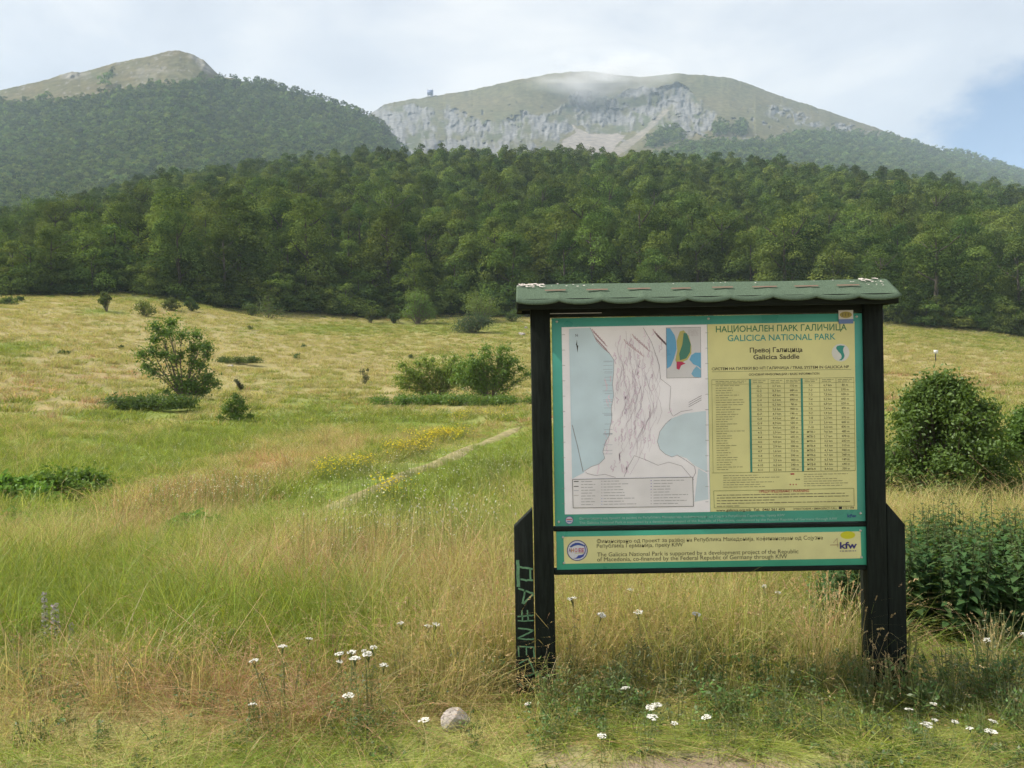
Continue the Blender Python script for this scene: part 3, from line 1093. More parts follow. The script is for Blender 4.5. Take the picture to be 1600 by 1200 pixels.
def plant(name, px, py, seed, clumps, nleaf, lsize, stem_r, label, cat='shrub', group=None, loc=None, **kw):
    p = at(px, py) if loc is None else Vector(loc)
    ed = float(edge_dist(p.x/p.y)) - 4.0
    if py < 507 and 370 < px < 830 and p.y > ed:
        p = Vector((p.x/p.y*ed, ed, float(ground_z(p.x/p.y*ed, ed))))
    e = empty(name, p, label, cat, group)
    w, l = shrub_np(seed, clumps, nleaf, lsize, stem_r, **kw)
    hw = max(abs(c[0])+c[3]*0.6 for c in clumps)
    if hw > 0.9 and p.y < 20:
        CLEAR.append((p.x, p.y-1.2, hw*0.95, 1.6))
    CLEAR.append((p.x, p.y-0.2, hw, max(abs(c[1])+c[3]*0.6 for c in clumps)+0.5))
    new_obj('stems', w.mesh('stems', [M_twig], True), e)
    new_obj('foliage', l.mesh('foliage', [M_leaf]), e)
    return e


def px_clumps(px, py, lst, seed=0, depth=0.6):
    """clumps given in photo pixels about a plant standing at px, py"""
    p = at(px, py)
    m = p.y/F
    r = np.random.default_rng(seed)
    out = []
    for cx, cy, cr in lst:
        out.append(((cx-px)*m, r.uniform(-1, 1)*depth*cr*m*2.0, (py-cy)*m, cr*m))
    return out


def dome(r, W, D, H, n, cr, low=0.15):
    out = []
    for _ in range(n):
        a, q = r.uniform(0, 2*math.pi), math.sqrt(r.uniform(0, 1))
        z = H*(low + (1-low)*math.sqrt(max(0, 1-q*q*0.92))*r.uniform(0.45, 1))
        out.append((W*q*math.cos(a), D*q*math.sin(a), max(z-cr*0.6, cr*0.5), cr*r.uniform(0.7, 1.25)))
    return out


def shrubs():
    r = np.random.default_rng(31)
    # the small many stemmed tree left of centre
    base = (288, 622)
    lst = [(245, 510, 12), (262, 503, 13), (270, 520, 11), (238, 528, 10), (225, 552, 11), (240, 548, 12), (225, 572, 11), (240, 582, 9), (258, 553, 11), (292, 524, 11), (305, 523, 12),
           (317, 540, 12), (328, 545, 9), (300, 545, 11), (285, 555, 9), (325, 556, 8), (275, 560, 8), (305, 565, 9), (318, 572, 11), (330, 588, 11), (318, 596, 13), (305, 600, 12), (290, 600, 12), (275, 606, 10), (300, 612, 12),
           (335, 602, 8), (320, 612, 9), (282, 590, 8), (262, 612, 7), (252, 520, 9)]
    plant('small_tree', *base, 41, px_clumps(*base, [(a_, b_, c_*1.15) for a_, b_, c_ in lst], 1), 9500, 0.13, 0.034, 'small spreading tree with bare lower stems alone on the meadow slope', 'tree', along=0.15, shell=0.1)
    # dark low mat at its foot
    plant('juniper', 225, 640, 42, [(c[0], c[1], 0.12+0.75*c[2], 0.34) for c in dome(r, 1.9, 0.95, 0.5, 30, .4)], 8000, 0.10, 0.012,
          'dark low juniper mat left of the small spreading tree', c0=(0.06, 0.11, 0.03), c1=(0.11, 0.175, 0.05), along=0.05, spread=0.5)
    plant('juniper', 372, 568, 43, [(c[0]*1.1, c[1], 0.10+0.7*c[2], 0.30) for c in dome(r, 1.35, 0.7, 0.3, 18, .35)], 3500, 0.10, 0.012,
          'thin dark juniper strip right of the small spreading tree', c0=(0.06, 0.11, 0.03), c1=(0.11, 0.175, 0.05), along=0.05, spread=0.5)
    b = (368, 658)
    lst = [(362, 632, 9), (375, 628, 9), (352, 640, 8), (382, 638, 8), (367, 648, 9), (390, 650, 6), (346, 652, 6), (378, 652, 8), (370, 618, 6)]
    plant('bush', *b, 44, px_clumps(*b, lst, 2), 2600, 0.09, 0.018, 'small bright green bush below the small spreading tree', along=0.15)
    b = (377, 612)
    plant('bush', *b, 45, px_clumps(*b, [(373, 598, 4), (377, 603, 4), (369, 594, 3)], 2), 450, 0.09, 0.014, 'tiny twiggy bush behind the bright green one', c0=(.07, .08, .04), c1=(.1, .1, .05))
    # twin fan shaped bushes beside the board
    b = (680, 622)
    lst = []
    for k in range(40):
        a = r.uniform(-1.3, 1.15)
        q = r.uniform(0.5, 1)
        lst.append((682+q*math.sin(a)*86, 618-q*math.cos(a)*58-4, r.uniform(8, 13)))
    plant('bush', *b, 46, px_clumps(*b, lst, 3), 11000, 0.11, 0.016, 'wide fan shaped bush with thin bare stems, left of the taller one by the board', along=0.5, shell=0.0)
    b = (768, 624)
    lst = []
    for k in range(52):
        a = r.uniform(-1.15, 1.15)
        q = r.uniform(0.5, 1)
        lst.append((766+q*math.sin(a)*78, 620-q*math.cos(a)*80, r.uniform(8, 13)))
    plant('bush', *b, 47, px_clumps(*b, lst, 4), 14000, 0.11, 0.016, 'tall dense fan shaped bush just left of the board post', along=0.5, shell=0.0)
    plant('juniper', 660, 632, 48, [(c[0]*1.15, c[1]*1.2, 0.08+0.7*c[2], 0.30) for c in dome(r, 2.2, .8, 0.35, 28, .35)], 6000, 0.10, 0.012,
          'low dark green mat under the wide fan shaped bush', c0=(0.07, 0.13, 0.03), c1=(0.13, 0.21, 0.05), along=0.05, spread=0.5)
    plant('juniper', 775, 634, 49, [(c[0]*1.15, c[1]*1.2, 0.08+0.7*c[2], 0.30) for c in dome(r, 2.2, .8, 0.35, 28, .35)], 6000, 0.10, 0.012,
          'low green mat under the tall fan shaped bush near the post', c0=(0.075, 0.135, 0.03), c1=(0.135, 0.215, 0.05), along=0.05, spread=0.5)
    b = (572, 600)
    plant('bush', *b, 50, px_clumps(*b, [(566, 580, 5), (572, 590, 5), (575, 578, 3), (570, 596, 5)], 5), 450, 0.1, 0.012, 'sparse grey green twig bush standing alone in the meadow', c0=(.07, .09, .05), c1=(.11, .12, .07))
    # row of small shrubs on the skyline of the meadow
    for (x, y, w, h, lab, c) in [(167, 487, 12, 38, 'grey green bush on a dark patch, leftmost upright one of the upper meadow', 0.8), (226, 494, 18, 30, 'pale twiggy bush on the upper meadow behind the small tree', 1.1),
                                 (268, 485, 14, 22, 'rounded grey bush near the forest edge above the small tree', 0.75), (298, 486, 11, 24, 'narrow grey bush at the right end of the upper meadow row', 0.8),
                                 (12, 476, 16, 14, 'low green bush at the far left edge of the meadow', 0.9), (30, 471, 8, 8, 'tiny dark bush at the left edge below the forest', .7),
                                 (580, 505, 9, 26, 'slender grey green sapling in front of the forest edge', 0.9), (615, 497, 10, 20, 'little bush right of the slender sapling at the forest edge', .8),
                                 (800, 502, 14, 24, 'small green bush at the forest edge beside the board roof', 0.9), (222, 452, 9, 40, 'pale young tree lit in front of the dark left forest', 1.2),
                                 (420, 497, 34, 40, 'bushy low tree at the forest corner above the meadow', 0.9), (392, 489, 14, 24, 'small bush at the forest corner left end', 1.0)]:
        m = at(x, y).y/F
        cl = [(c_[0], c_[1], c_[2], c_[3]) for c_ in dome(r, w*m*0.85, w*m*0.7, h*m, 12, w*m*0.36, 0.2)]
        plant('bush', x, y, 60+x, cl, 900, 0.20, 0.03, lab, c0=np.array((0.07, 0.11, 0.035))*c, c1=np.array((0.12, 0.17, 0.05))*c)
    b = (652, 493)
    plant('small_tree', *b, 71, dome(r, 2.0, 1.7, 4.4, 20, .8, 0.2), 3600, 0.20, 0.07, 'round topped young tree at the forest edge left of the grey shrub', 'tree', c0=(.10, .17, .045), c1=(.18, .27, .07))
    b = (750, 492)
    plant('small_tree', *b, 72, dome(r, 2.0, 1.7, 4.6, 20, .8, 0.2), 3600, 0.20, 0.07, 'pale green young tree rising behind the round grey shrub', 'tree', c0=(.15, .20, .06), c1=(.24, .30, .09))
    plant('bush', 740, 520, 73, dome(r, 2.1, 1.6, 2.7, 30, .7, 0.15), 5200, 0.16, 0.03, 'dense round grey green shrub casting a shadow on the far meadow', c0=(.055, .085, .045), c1=(.085, .12, .06), shell=.7)
    for (x, y, w) in [(190, 545, 5), (100, 553, 8), (390, 515, 6), (473, 543, 6), (460, 560, 8), (640, 560, 6)]:
        m = at(x, y).y/F
        plant('bush', x, y, 80+x, dome(r, w*m, w*m*.7, w*1.5*m, 5, w*m*.5), 160, 0.12, 0.01,
              {190: 'tiny green tuft bush on the open hillside left', 100: 'little dark tuft bush on the green left patch', 390: 'tiny bush beside the upper dirt track', 473: 'tiny dark bush at the lower end of the dirt track',
               460: 'small green tuft below the dirt track', 640: 'tiny dark bush above the wide fan shaped bush'}[x], c0=(.055, .09, .03), c1=(.08, .13, .04))
    # left edge bushes
    for (x, y, w, h, lab) in [(25, 792, 48, 46, 'low leafy green bush at the left edge, lower one'), (100, 778, 62, 42, 'wide low green bush on the left above the gully'), (20, 838, 40, 34, 'pale green leafy bush low at the left edge'), (305, 832, 34, 26, 'small dark green bush on the gully bank')]:
        m = at(x, y).y/F
        CLEAR.append((at(x, y).x, at(x, y).y-0.9, w*m*1.3, 1.7))
        plant('bush', x, y, 90+x, dome(r, w*m*1.35, w*m*.8, h*m*1.2, 34, w*m*.22), 5200, 0.075, 0.01, lab, c0=(.13, .21, .035), c1=(.22, .33, .065), shell=.2)
    # the big bush to the right of the board
    p = at(1480, 792)
    m = p.y/F
    R0 = np.random.default_rng(5)
    cl = []
    for _ in range(210):
        t = R0.uniform(0, 1)
        half = (132*(1-t)**0.60 + 12)*m
        a, q = R0.uniform(0, 2*math.pi), R0.uniform(0.10, 1)**0.6
        cl.append((half*q*math.cos(a) - 6*m*t, half*0.85*q*math.sin(a), (4 + 195*t**1.15)*m, R0.uniform(15, 27)*m))
    plant('bush', 1480, 792, 95, cl, 46000, 0.056, 0.014, 'large dense green bush right behind the board', c0=(.075, .125, .03), c1=(.165, .235, .06), shell=.2, along=.10)
    cl = []
    for _ in range(60):
        t = R0.uniform(0, 1)
        half = (84*(1-t)**0.6 + 10)*m
        a, q = R0.uniform(0, 2*math.pi), R0.uniform(0.3, 1)**0.6
        cl.append((half*q*math.cos(a), half*0.8*q*math.sin(a), (6 + 150*t)*m, R0.uniform(12, 22)*m))
    plant('bush', 1625, 775, 96, cl, 18000, 0.058, 0.014, 'green bush cut by the right edge of the view', c0=(.08, .14, .03), c1=(.16, .24, .055), shell=.35, along=.06)


shrubs()


def trail_post():
    p = at(1462, 566)
    m = p.y/F
    e = empty('trail_marker', p, 'thin wooden marker post with a white top on the far slope', 'marker post')
    a = Acc()
    a.add(*tube_np([(0, 0, -0.2), (0, 0, 19*m)], 0.04, 8))
    new_obj('post', a.mesh('post', [M_bark]), e)
    b = Acc()
    b.box(-0.16, 0.16, -0.07, -0.042, 19*m-0.26, 19*m)
    new_obj('plate', b.mesh('plate', [principled('marker_white', (0.75, 0.75, 0.72), 0.6)]), e)


trail_post()

# ------------------------------------------------------------------ the information board
YF = 4.030            # front of the posts
YP = 4.046            # face of the printed panels


def PP(px, py, Y=YP):
    U, V = deroll(px, py)
    return float(U)*Y, EYE + float(V)*Y


def flat(pts, k, acc, col=(1, 1, 1), mat=0, Y=YP):
    """a flat printed polygon in the plane of the panel, k layers proud"""
    V = [(x, Y - 0.0006*k, z) for x, z in pts]
    ar = sum(V[i][0]*V[(i+1) % len(V)][2] - V[(i+1) % len(V)][0]*V[i][2] for i in range(len(V)))
    if ar < 0:
        V = V[::-1]
    from mathutils.geometry import tessellate_polygon
    tri = tessellate_polygon([[Vector((v[0], v[2], 0)) for v in V]])
    n = []
    for t in tri:
        a, b, c = (V[i] for i in t)
        s = (b[0]-a[0])*(c[2]-a[2]) - (b[2]-a[2])*(c[0]-a[0])
        n.append(t if s > 0 else (t[0], t[2], t[1]))
    acc.add(V, n, col, mat)


def quadpx(a, b, c, d, k, acc, col=(1, 1, 1), mat=0):
    flat([PP(*a), PP(*b), PP(*c), PP(*d)], k, acc, col, mat)


def line(pts, wpx, k, acc, col=(1, 1, 1), mat=0, Y=YP, px=True):
    P = np.array([PP(*p, Y) for p in pts] if px else pts)
    w = wpx*Y/F
    t = unit(np.gradient(P, axis=0))
    n = np.stack([-t[:, 1], t[:, 0]], -1)
    A, B = P+n*w/2, P-n*w/2
    m = len(P)
    V = [(x, Y-0.0006*k, z) for x, z in np.concatenate([A, B])]
    acc.add(V, [(m+i, m+i+1, i+1, i) for i in range(m-1)], col, mat)


_txt = {}


LATIN = dict(zip('АВЕКМНОРСТХаеорсјху', 'ABEKMHOPCTXaeopcjxy'))


def text_geo(s, bold=0.0):
    s = ''.join(LATIN.get(ch, ch) for ch in s)
    key = (s, bold)
    if key in _txt:
        return _txt[key]
    if 'ф' in s or 'Ф' in s:
        # the round letter with a stem, set as a ring plus an upright
        plain = s.replace('ф', 'o').replace('Ф', 'O')
        V, T = text_geo(plain, bold)
        V, T = [V], [T]
        n = len(V[0])
        for i, ch in enumerate(s):
            if ch in 'фФ':
                g = text_geo('o' if ch == 'ф' else 'O', bold)[0]
                wd = g[:, 0].max() - g[:, 0].min()
                x1 = text_geo(plain[:i+1], bold)[0][:, 0].max()
                xm = x1 - wd/2
                y0, y1 = (-0.2, 0.72) if ch == 'ф' else (-0.04, 0.74)
                V.append(np.array([(xm-.04, y0), (xm+.04, y0), (xm+.04, y1), (xm-.04, y1)]))
                T.append(np.array([(0, 1, 2), (0, 2, 3)]) + n)
                n += 4
        _txt[key] = (np.concatenate(V), np.concatenate(T))
        return _txt[key]
    c = bpy.data.curves.new('lettering', 'FONT')
    c.body = s
    c.resolution_u = 3
    c.offset = bold
    o = bpy.data.objects.new('lettering', c)
    COL.objects.link(o)
    dg = bpy.context.evaluated_depsgraph_get()
    me = bpy.data.meshes.new_from_object(o.evaluated_get(dg))
    V = np.array([v.co[:2] for v in me.vertices]).reshape(-1, 2)
    me.calc_loop_triangles()
    T = np.array([t.vertices[:] for t in me.loop_triangles]).reshape(-1, 3)
    bpy.data.objects.remove(o)
    bpy.data.curves.remove(c)
    bpy.data.meshes.remove(me)
    _txt[key] = (V, T)
    return V, T


def text(s, x0, x1, base, cap, k, acc, col=(1, 1, 1), mat=0, bold=0.0, basex=None):
    """lettering set between pixel columns x0..x1 on the pixel row base (measured at x0), cap pixels high"""
    V, T = text_geo(s, bold)
    if not len(T):
        return
    lx, hx = V[:, 0].min(), V[:, 0].max()
    m = YP/F
    X0, Z0 = PP(x0, base)
    X1, _ = PP(x1, base)
    q = (V[:, 0]-lx)/(hx-lx)
    P = np.column_stack([X0 + q*(X1-X0), np.full(len(V), YP-0.0006*k), Z0 + V[:, 1]/0.69*cap*m])
    A = T.copy()
    a, b, c = P[T[:, 0]], P[T[:, 1]], P[T[:, 2]]
    s_ = (b[:, 0]-a[:, 0])*(c[:, 2]-a[:, 2]) - (b[:, 2]-a[:, 2])*(c[:, 0]-a[:, 0])
    A[s_ < 0] = A[s_ < 0][:, [0, 2, 1]]
    acc.add(P, A, col, mat)


def textw(s, x0, base, cap, k, acc, col=(1, 1, 1), mat=0, bold=0.0, cx=None, maxw=None):
    """lettering at its natural width from x0, or centred on cx"""
    V, _ = text_geo(s, bold)
    w = (V[:, 0].max()-V[:, 0].min())/0.69*cap
    if maxw:
        w = min(w, maxw)
    if cx is not None:
        x0 = cx-w/2
    text(s, x0, x0+w, base, cap, k, acc, col, mat, bold)


def bars(x0, x1, py, h, k, acc, col, r, wmin=3, wmax=11):
    """a printed line of writing too small to read: dashes of word length"""
    x = x0
    while x < x1-1:
        w = min(r.uniform(wmin, wmax), x1-x)
        line([(x, py-(x-x0)*0.017), (x+w, py-(x+w-x0)*0.017)], h, k, acc, col)
        x += w + 1.3


def col_print(name, rough=0.35):
    """printing ink under a thin clear coat: colour from the face attribute"""
    m = principled(name, (0.5, 0.5, 0.5), rough, 0.4)
    t = m.node_tree
    a = N(t, 'ShaderNodeAttribute', attribute_name='Col')
    tc = N(t, 'ShaderNodeTexCoord')
    n = N(t, 'ShaderNodeTexNoise')
    n.inputs['Scale'].default_value = 5
    n.inputs['Detail'].default_value = 5
    t.links.new(tc.outputs['Object'], n.inputs['Vector'])
    f = ramp(t, n.outputs[0], [(0.35, (0.90, 0.90, 0.90)), (0.65, (1.06, 1.06, 1.06))])
    mx = N(t, 'ShaderNodeMix', data_type='RGBA', blend_type='MULTIPLY')
    mx.inputs[0].default_value = 1
    t.links.new(a.outputs['Color'], mx.inputs[6])
    t.links.new(f, mx.inputs[7])
    t.links.new(mx.outputs[2], t.nodes['Principled BSDF'].inputs['Base Color'])
    rr = ramp(t, n.outputs[0], [(0.3, (rough*0.7,)*3), (0.7, (rough*1.4,)*3)])
    t.links.new(rr, t.nodes['Principled BSDF'].inputs['Roughness'])
    return m


def bevel(o, w=0.003):
    md = o.modifiers.new('bevel', 'BEVEL')
    md.width = w
    md.segments = 2
    md.limit_method = 'ANGLE'


def board():
    r = random.Random(3)
    rn = np.random.default_rng(9)
    ink = col_print('printed_ink')
    wood = mottled('dark_stained_wood', (0.0105, 0.0145, 0.012), 0.45, 14, 0.7, 0.12, 0.35, (6, 6, 0.5))
    woodx = mottled('dark_stained_rail', (0.0105, 0.0145, 0.012), 0.45, 14, 0.7, 0.12, 0.35, (0.5, 6, 6))
    steel = principled('screw_steel', (0.55, 0.55, 0.52), 0.4)
    steel.node_tree.nodes['Principled BSDF'].inputs['Metallic'].default_value = 0.8
    xl, _ = PP(842, 1090, YF)
    bx, bz = 0.5*(PP(842, 1090, YF)[0]+PP(1388, 1085, YF)[0]), 0.0
    root = empty('information_board', (bx, YF+0.05, bz), 'dark green roofed national park information board with a trail map', 'information board')
    off = Vector((bx, YF+0.05, bz))

    def put(name, acc, mats, parent=root, smooth=False, bev=0, label=None):
        V = [v for v in acc.V]
        acc.V = [np.asarray(v) - np.array(off) for v in V]
        o = new_obj(name, acc.mesh(name, mats, smooth), parent, label=label)
        if bev:
            bevel(o, bev)
        return o

    # posts and outer brace boards
    lx0, lx1 = PP(834, 800, YF)[0], PP(864.5, 800, YF)[0]
    rx0, rx1 = PP(1354.5, 780, YF)[0], PP(1384.8, 780, YF)[0]
    ztop = PP(1100, 478, YF)[1]
    for x0, x1 in ((lx0, lx1), (rx0, rx1)):
        a = Acc()
        a.box(x0, x1, YF, YF+0.095, -0.25, ztop-0.0)
        put('post', a, [wood], bev=0.004)
    braces = []
    for x0, x1, sgn, ph, pl in ((PP(805, 950, YF)[0], lx0-0.006, -1, (833, 795), (805, 824)), (rx1+0.004, PP(1417.5, 950, YF)[0], 1, (1386, 786), (1416, 820))):
        a = Acc()
        zi, zo = PP(*ph, YF)[1], PP(*pl, YF)[1]
        za, zb = (zo, zi) if sgn < 0 else (zi, zo)
        y0, y1 = YF+0.006, YF+0.075
        V = [(x0, y0, -0.25), (x1, y0, -0.25), (x1, y0, zb), (x0, y0, za), (x0, y1, -0.25), (x1, y1, -0.25), (x1, y1, zb), (x0, y1, za)]
        a.add(V, [(0, 1, 2, 3), (5, 4, 7, 6), (1, 5, 6, 2), (4, 0, 3, 7), (3, 2, 6, 7), (4, 5, 1, 0)])
        braces.append(put('brace_board', a, [wood], bev=0.004))
    # graffiti down the left brace
    g = Acc()
    S = 3.53

    def zz(p):
        return (780+p[0]/S, 780+p[1]/S)
    strokes = [([(103, 335), (104, 400), (106, 482)], 5.0), ([(112, 372), (150, 380), (186, 385)], 3.0), ([(170, 385), (172, 412), (173, 442)], 2.8), ([(118, 442), (150, 446), (186, 446)], 2.8),
               ([(106, 492), (150, 508), (191, 520)], 2.8), ([(191, 520), (160, 548), (132, 577)], 3.0), ([(142, 500), (136, 536), (128, 574)], 2.6),
               ([(102, 647), (145, 643), (190, 640)], 2.2), ([(125, 612), (126, 640), (129, 670)], 2.2), ([(155, 610), (157, 640), (161, 673)], 2.2), ([(105, 672), (148, 671), (190, 668)], 1.8),
               ([(104, 711), (150, 716), (190, 722)], 2.3), ([(190, 722), (150, 744), (102, 768)], 2.3), ([(102, 768), (150, 773), (192, 771)], 2.2),
               ([(106, 812), (107, 840), (108, 868)], 2.2), ([(105, 812), (150, 814), (196, 816)], 2.2), ([(150, 815), (150, 838), (150, 862)], 2.0), ([(191, 815), (192, 845), (192, 872)], 2.2),
               ([(106, 908), (132, 894), (160, 880)], 2.3), ([(160, 880), (180, 920), (196, 960)], 2.5), ([(196, 960), (165, 972), (132, 975)], 2.3), ([(110, 1015), (122, 1030), (136, 1041)], 2.6)]
    paint = mottled('graffiti_paint', (0.13, 0.27, 0.15), 0.3, 60, 0.6)
    for pts, w in strokes:
        f = np.linspace(0, 1, 9)
        P = np.array([zz(p) for p in pts])
        q = np.column_stack([np.interp(f, np.linspace(0, 1, len(P)), P[:, i]) for i in (0, 1)]) + rn.normal(0, 0.25, (9, 2))
        line([tuple(v) for v in q], w, 1.5, g, Y=YF+0.0055)
    put('graffiti', g, [paint], braces[0], label='pale green sprayed letters')

    # rails between the posts
    ix0, ix1 = lx1, rx0
    for (p0, p1, nm) in (((1100, 478.5), (1100, 491.5), 'head_rail'), ((1100, 820.5), (1100, 826.5), 'middle_rail'), ((1100, 886.5), (1100, 894.5), 'bottom_rail')):
        z1, z0 = PP(*p0)[1], PP(*p1)[1]
        a = Acc()
        fr = YP-0.004 if nm != 'head_rail' else YF+0.012
        a.box(ix0+0.001, ix1-0.001, fr, YP+0.05, z0, z1)
        put('rail', a, [woodx], bev=0.003)
    # thin bright edge of the sheet metal under the roof
    a = Acc()
    line([(858, 490.3), (900, 489.6), (940, 488.9)], 0.9, 8, a)
    line([(857.3, 482.5), (857.3, 490.5)], 1.2, 8, a)
    put('metal_trim', a, [steel])

    # ---- roof
    shingle = bpy.data.materials.new('green_shingle')
    shingle = mottled('green_shingle', (0.088, 0.128, 0.088), 0.30, 170, 0.95, 0.15, 0.5)
    dark = principled('roof_slot', (0.16, 0.10, 0.075), 0.9)
    peel = principled('peeled_lining', (0.62, 0.56, 0.52), 0.8)
    YE, YR = 3.885, 4.045
    eL, eR = PP(806.5, 470, YE)[0], PP(1408.5, 463, YE)[0]
    zc = PP(1107, 460.8, YE)[1]       # height of the cusps
    zr = PP(1100, 440.5, YR)[1]
    n = 181
    xs = np.linspace(eL, eR, n)
    pitch = (eR-eL)/9.0
    ph = ((xs-eL)/pitch) % 1.0
    sc = np.sqrt(np.clip(1-((ph-0.5)/0.56)**2, 0, 1))
    sc = sc + 0.04*np.array([vnoise(np.array([x*9]), np.array([0.0]), 8)[0] for x in xs])
    drop = 0.029*sc
    rows = []
    for t in (0, 0.25, 0.5, 0.75, 1.0):
        y = YR + (YE-YR)*t
        z = zr + (zc-drop-zr)*t
        sag = 0.0025*vnoise(xs*3, xs*0+t*2, 12)
        rows.append(np.column_stack([xs + (0.004*(1-t)), np.full(n, y) - 0.0 - (drop*0.6*t), z + sag]))
    top = np.concatenate(rows)
    bot = top + np.array([0, 0.004, -0.007])
    V = np.concatenate([top, bot])
    m = len(top)
    Q = []
    for i in range(4):
        for j in range(n-1):
            a0 = i*n+j
            Q.append((a0, a0+n, a0+n+1, a0+1))
            Q.append((m+a0, m+a0+1, m+a0+n+1, m+a0+n))
    for j in range(n-1):
        Q.append((4*n+j, m+4*n+j, m+4*n+j+1, 4*n+j+1))
    for i in range(4):
        Q.append((i*n, m+i*n, m+(i+1)*n, (i+1)*n))
        Q.append((i*n+n-1, (i+1)*n+n-1, m+(i+1)*n+n-1, m+i*n+n-1))
    a = Acc()
    a.add(V, Q)
    # the far slope and the deck below
    yb = 2*YR-YE
    a.add([(eL+.004, YR+0.001, zr), (eR+.004, YR+0.001, zr), (eR, yb, zc-0.01), (eL, yb, zc-0.01), (eL+.004, YR+0.001, zr-0.008), (eR+.004, YR+0.001, zr-0.008), (eR, yb, zc-0.018), (eL, yb, zc-0.018)],
          [(0, 1, 2, 3), (7, 6, 5, 4), (3, 2, 6, 7), (0, 3, 7, 4), (1, 5, 6, 2)])
    roof = put('roof', a, [shingle])

    def on_roof(x, t, lift=0.0022):
        y = YR + (YE-YR)*t
        z = zr + (zc-0.012-zr)*t
        return (x, y-lift*0.55, z+lift+0.004)
    a = Acc()
    for k in range(9):
        x = eL + pitch*(k+1) - (0.012 if k < 8 else 0.05)
        w = 0.053 + 0.006*r.uniform(-1, 1)
        if x+w > eR:
            continue
        t0 = 0.42 + 0.02*r.uniform(-1, 1)
        a.add([on_roof(x-w, t0), on_roof(x-w, t0+0.07), on_roof(x+w, t0+0.065), on_roof(x+w, t0-0.005)], [(0, 1, 2, 3)])
    put('shingle_slot', a, [dark], roof)
    a = Acc()
    for k in range(95):
        u = r.random()
        if k < 40:
            x = eL + 0.01 + 0.13*r.random()**1.4
        elif k < 75:
            x = eR - 0.035 - 0.12*r.random()**1.3
        else:
            x = eL + (eR-eL)*r.random()
        t = (0.03 + 0.22*u*u) if k < 75 else 0.05 + 0.2*r.random()
        if k > 60 and k < 75:
            t = 0.1+0.5*r.random()*0.8
        s = r.uniform(0.0018, 0.0055)*(1.3 if k < 60 else 0.7)
        V = []
        for q in range(6):
            an = q/6*6.283
            rr = s*r.uniform(0.5, 1.2)
            V.append(on_roof(x+math.cos(an)*rr*1.9, max(t-math.sin(an)*rr/0.19, 0.005), 0.003))
        a.add(V, [(0, 5, 4), (0, 4, 3), (0, 3, 2), (0, 2, 1)])
    pm = put('peeled_patch', a, [peel], roof)
    for p in pm.data.polygons:
        p.flip()
    # fascia under the eave, purlin, gable boards
    z1, z0 = zc-0.003, PP(1100, 478.2, YE)[1]
    a = Acc()
    a.box(eL+0.004, eR-0.004, YE+0.018, YE+0.042, z0, z1)
    put('eave_board', a, [woodx], bev=0.002)
    a = Acc()
    a.box(eL+0.004, eR-0.004, yb-0.042, yb-0.018, z0, z1)
    put('eave_board', a, [woodx], bev=0.002)
    for x0, x1 in ((eL+0.006, eL+0.028), (eR-0.028, eR-0.006)):
        a = Acc()
        V = []
        for x in (x0, x1):
            V += [(x, YE+0.043, z0+0.003), (x, yb-0.043, z0+0.003), (x, yb-0.043, z1-0.006), (x, YR, zr-0.016), (x, YE+0.043, z1-0.006)]
        a.add(V, [(0, 1, 2, 3), (5, 8, 7, 6)])
        a.add(V, [(0, 3, 4), (5, 9, 8)])
        a.add(V, [(0, 5, 6, 1), (1, 6, 7, 2), (2, 7, 8, 3), (3, 8, 9, 4), (4, 9, 5, 0)])
        put('gable_board', a, [wood])
    a = Acc()
    a.box(eL+0.03, eR-0.03, YF-0.004, YF+0.1, ztop+0.001, z0+0.03)
    put('purlin', a, [woodx])

    # ---- the big map panel
    TEAL = (0.065, 0.34, 0.27)
    YEL = (0.68, 0.655, 0.30)
    a = Acc()
    c = [PP(862, 497.5), PP(1347, 488.5), PP(1352, 817.5), PP(867.3, 822.3)]
    xa, xb = min(c[0][0], c[3][0]), max(c[1][0], c[2][0])
    zt, zb = c[0][1]+.0, c[3][1]
    a.box(xa, xb, YP, YP+0.008, zb, zt, TEAL)
    panel = put('map_panel', a, [ink], bev=0.0012)
    a = Acc()
    quadpx((877.5, 511.3), (1104.5, 507), (1109.5, 799.8), (882.5, 803.8), 1, a, (0.86, 0.84, 0.88))
    put('map_sheet', a, [ink], panel)
    # lakes, land, relief
    a = Acc()
    LAKE = (0.57, 0.71, 0.79)
    lake = [(889, 514), (922, 512), (927, 522), (932, 533), (941, 543), (952, 552), (959, 562), (959, 580), (957, 600), (959, 618), (955, 637), (956, 655), (953, 668), (952, 680), (945, 693), (942, 706), (945, 716), (936, 725), (924, 729), (913, 736), (905, 710), (894, 668)]
    flat([PP(*p) for p in lake], 2, a, LAKE)
    flat([PP(*p) for p in [(889, 514), (895, 668), (913, 738), (894, 748)]], 2.4, a, (0.54, 0.68, 0.77))
    flat([PP(*p) for p in [(1103, 642), (1070, 646), (1049, 654), (1040, 662), (1031, 674), (1027, 690), (1031, 702), (1040, 710), (1050, 714), (1058, 711), (1073, 716), (1085, 727), (1100, 735), (1105, 738)]], 2, a, (0.60, 0.72, 0.79))
    flat([PP(*p) for p in [(1091, 732), (1105, 740), (1107, 780), (1085, 784)]], 2, a, (0.58, 0.68, 0.75))
    put('printed_lake', a, [ink], panel)
    a = Acc()
    coast = [(922, 512), (927, 522), (932, 533), (941, 543), (952, 552), (959, 562), (959, 580), (957, 600), (959, 618), (955, 637), (956, 655), (953, 668), (952, 680), (945, 693), (942, 706), (945, 716), (936, 725), (924, 729), (913, 736), (918, 740), (931, 743), (945, 741), (962, 746)]
    line(coast, 0.6, 3, a, (0.32, 0.28, 0.32))
    line([(894, 664), (903, 700), (911, 737)], 0.9, 3, a, (0.20, 0.18, 0.2))
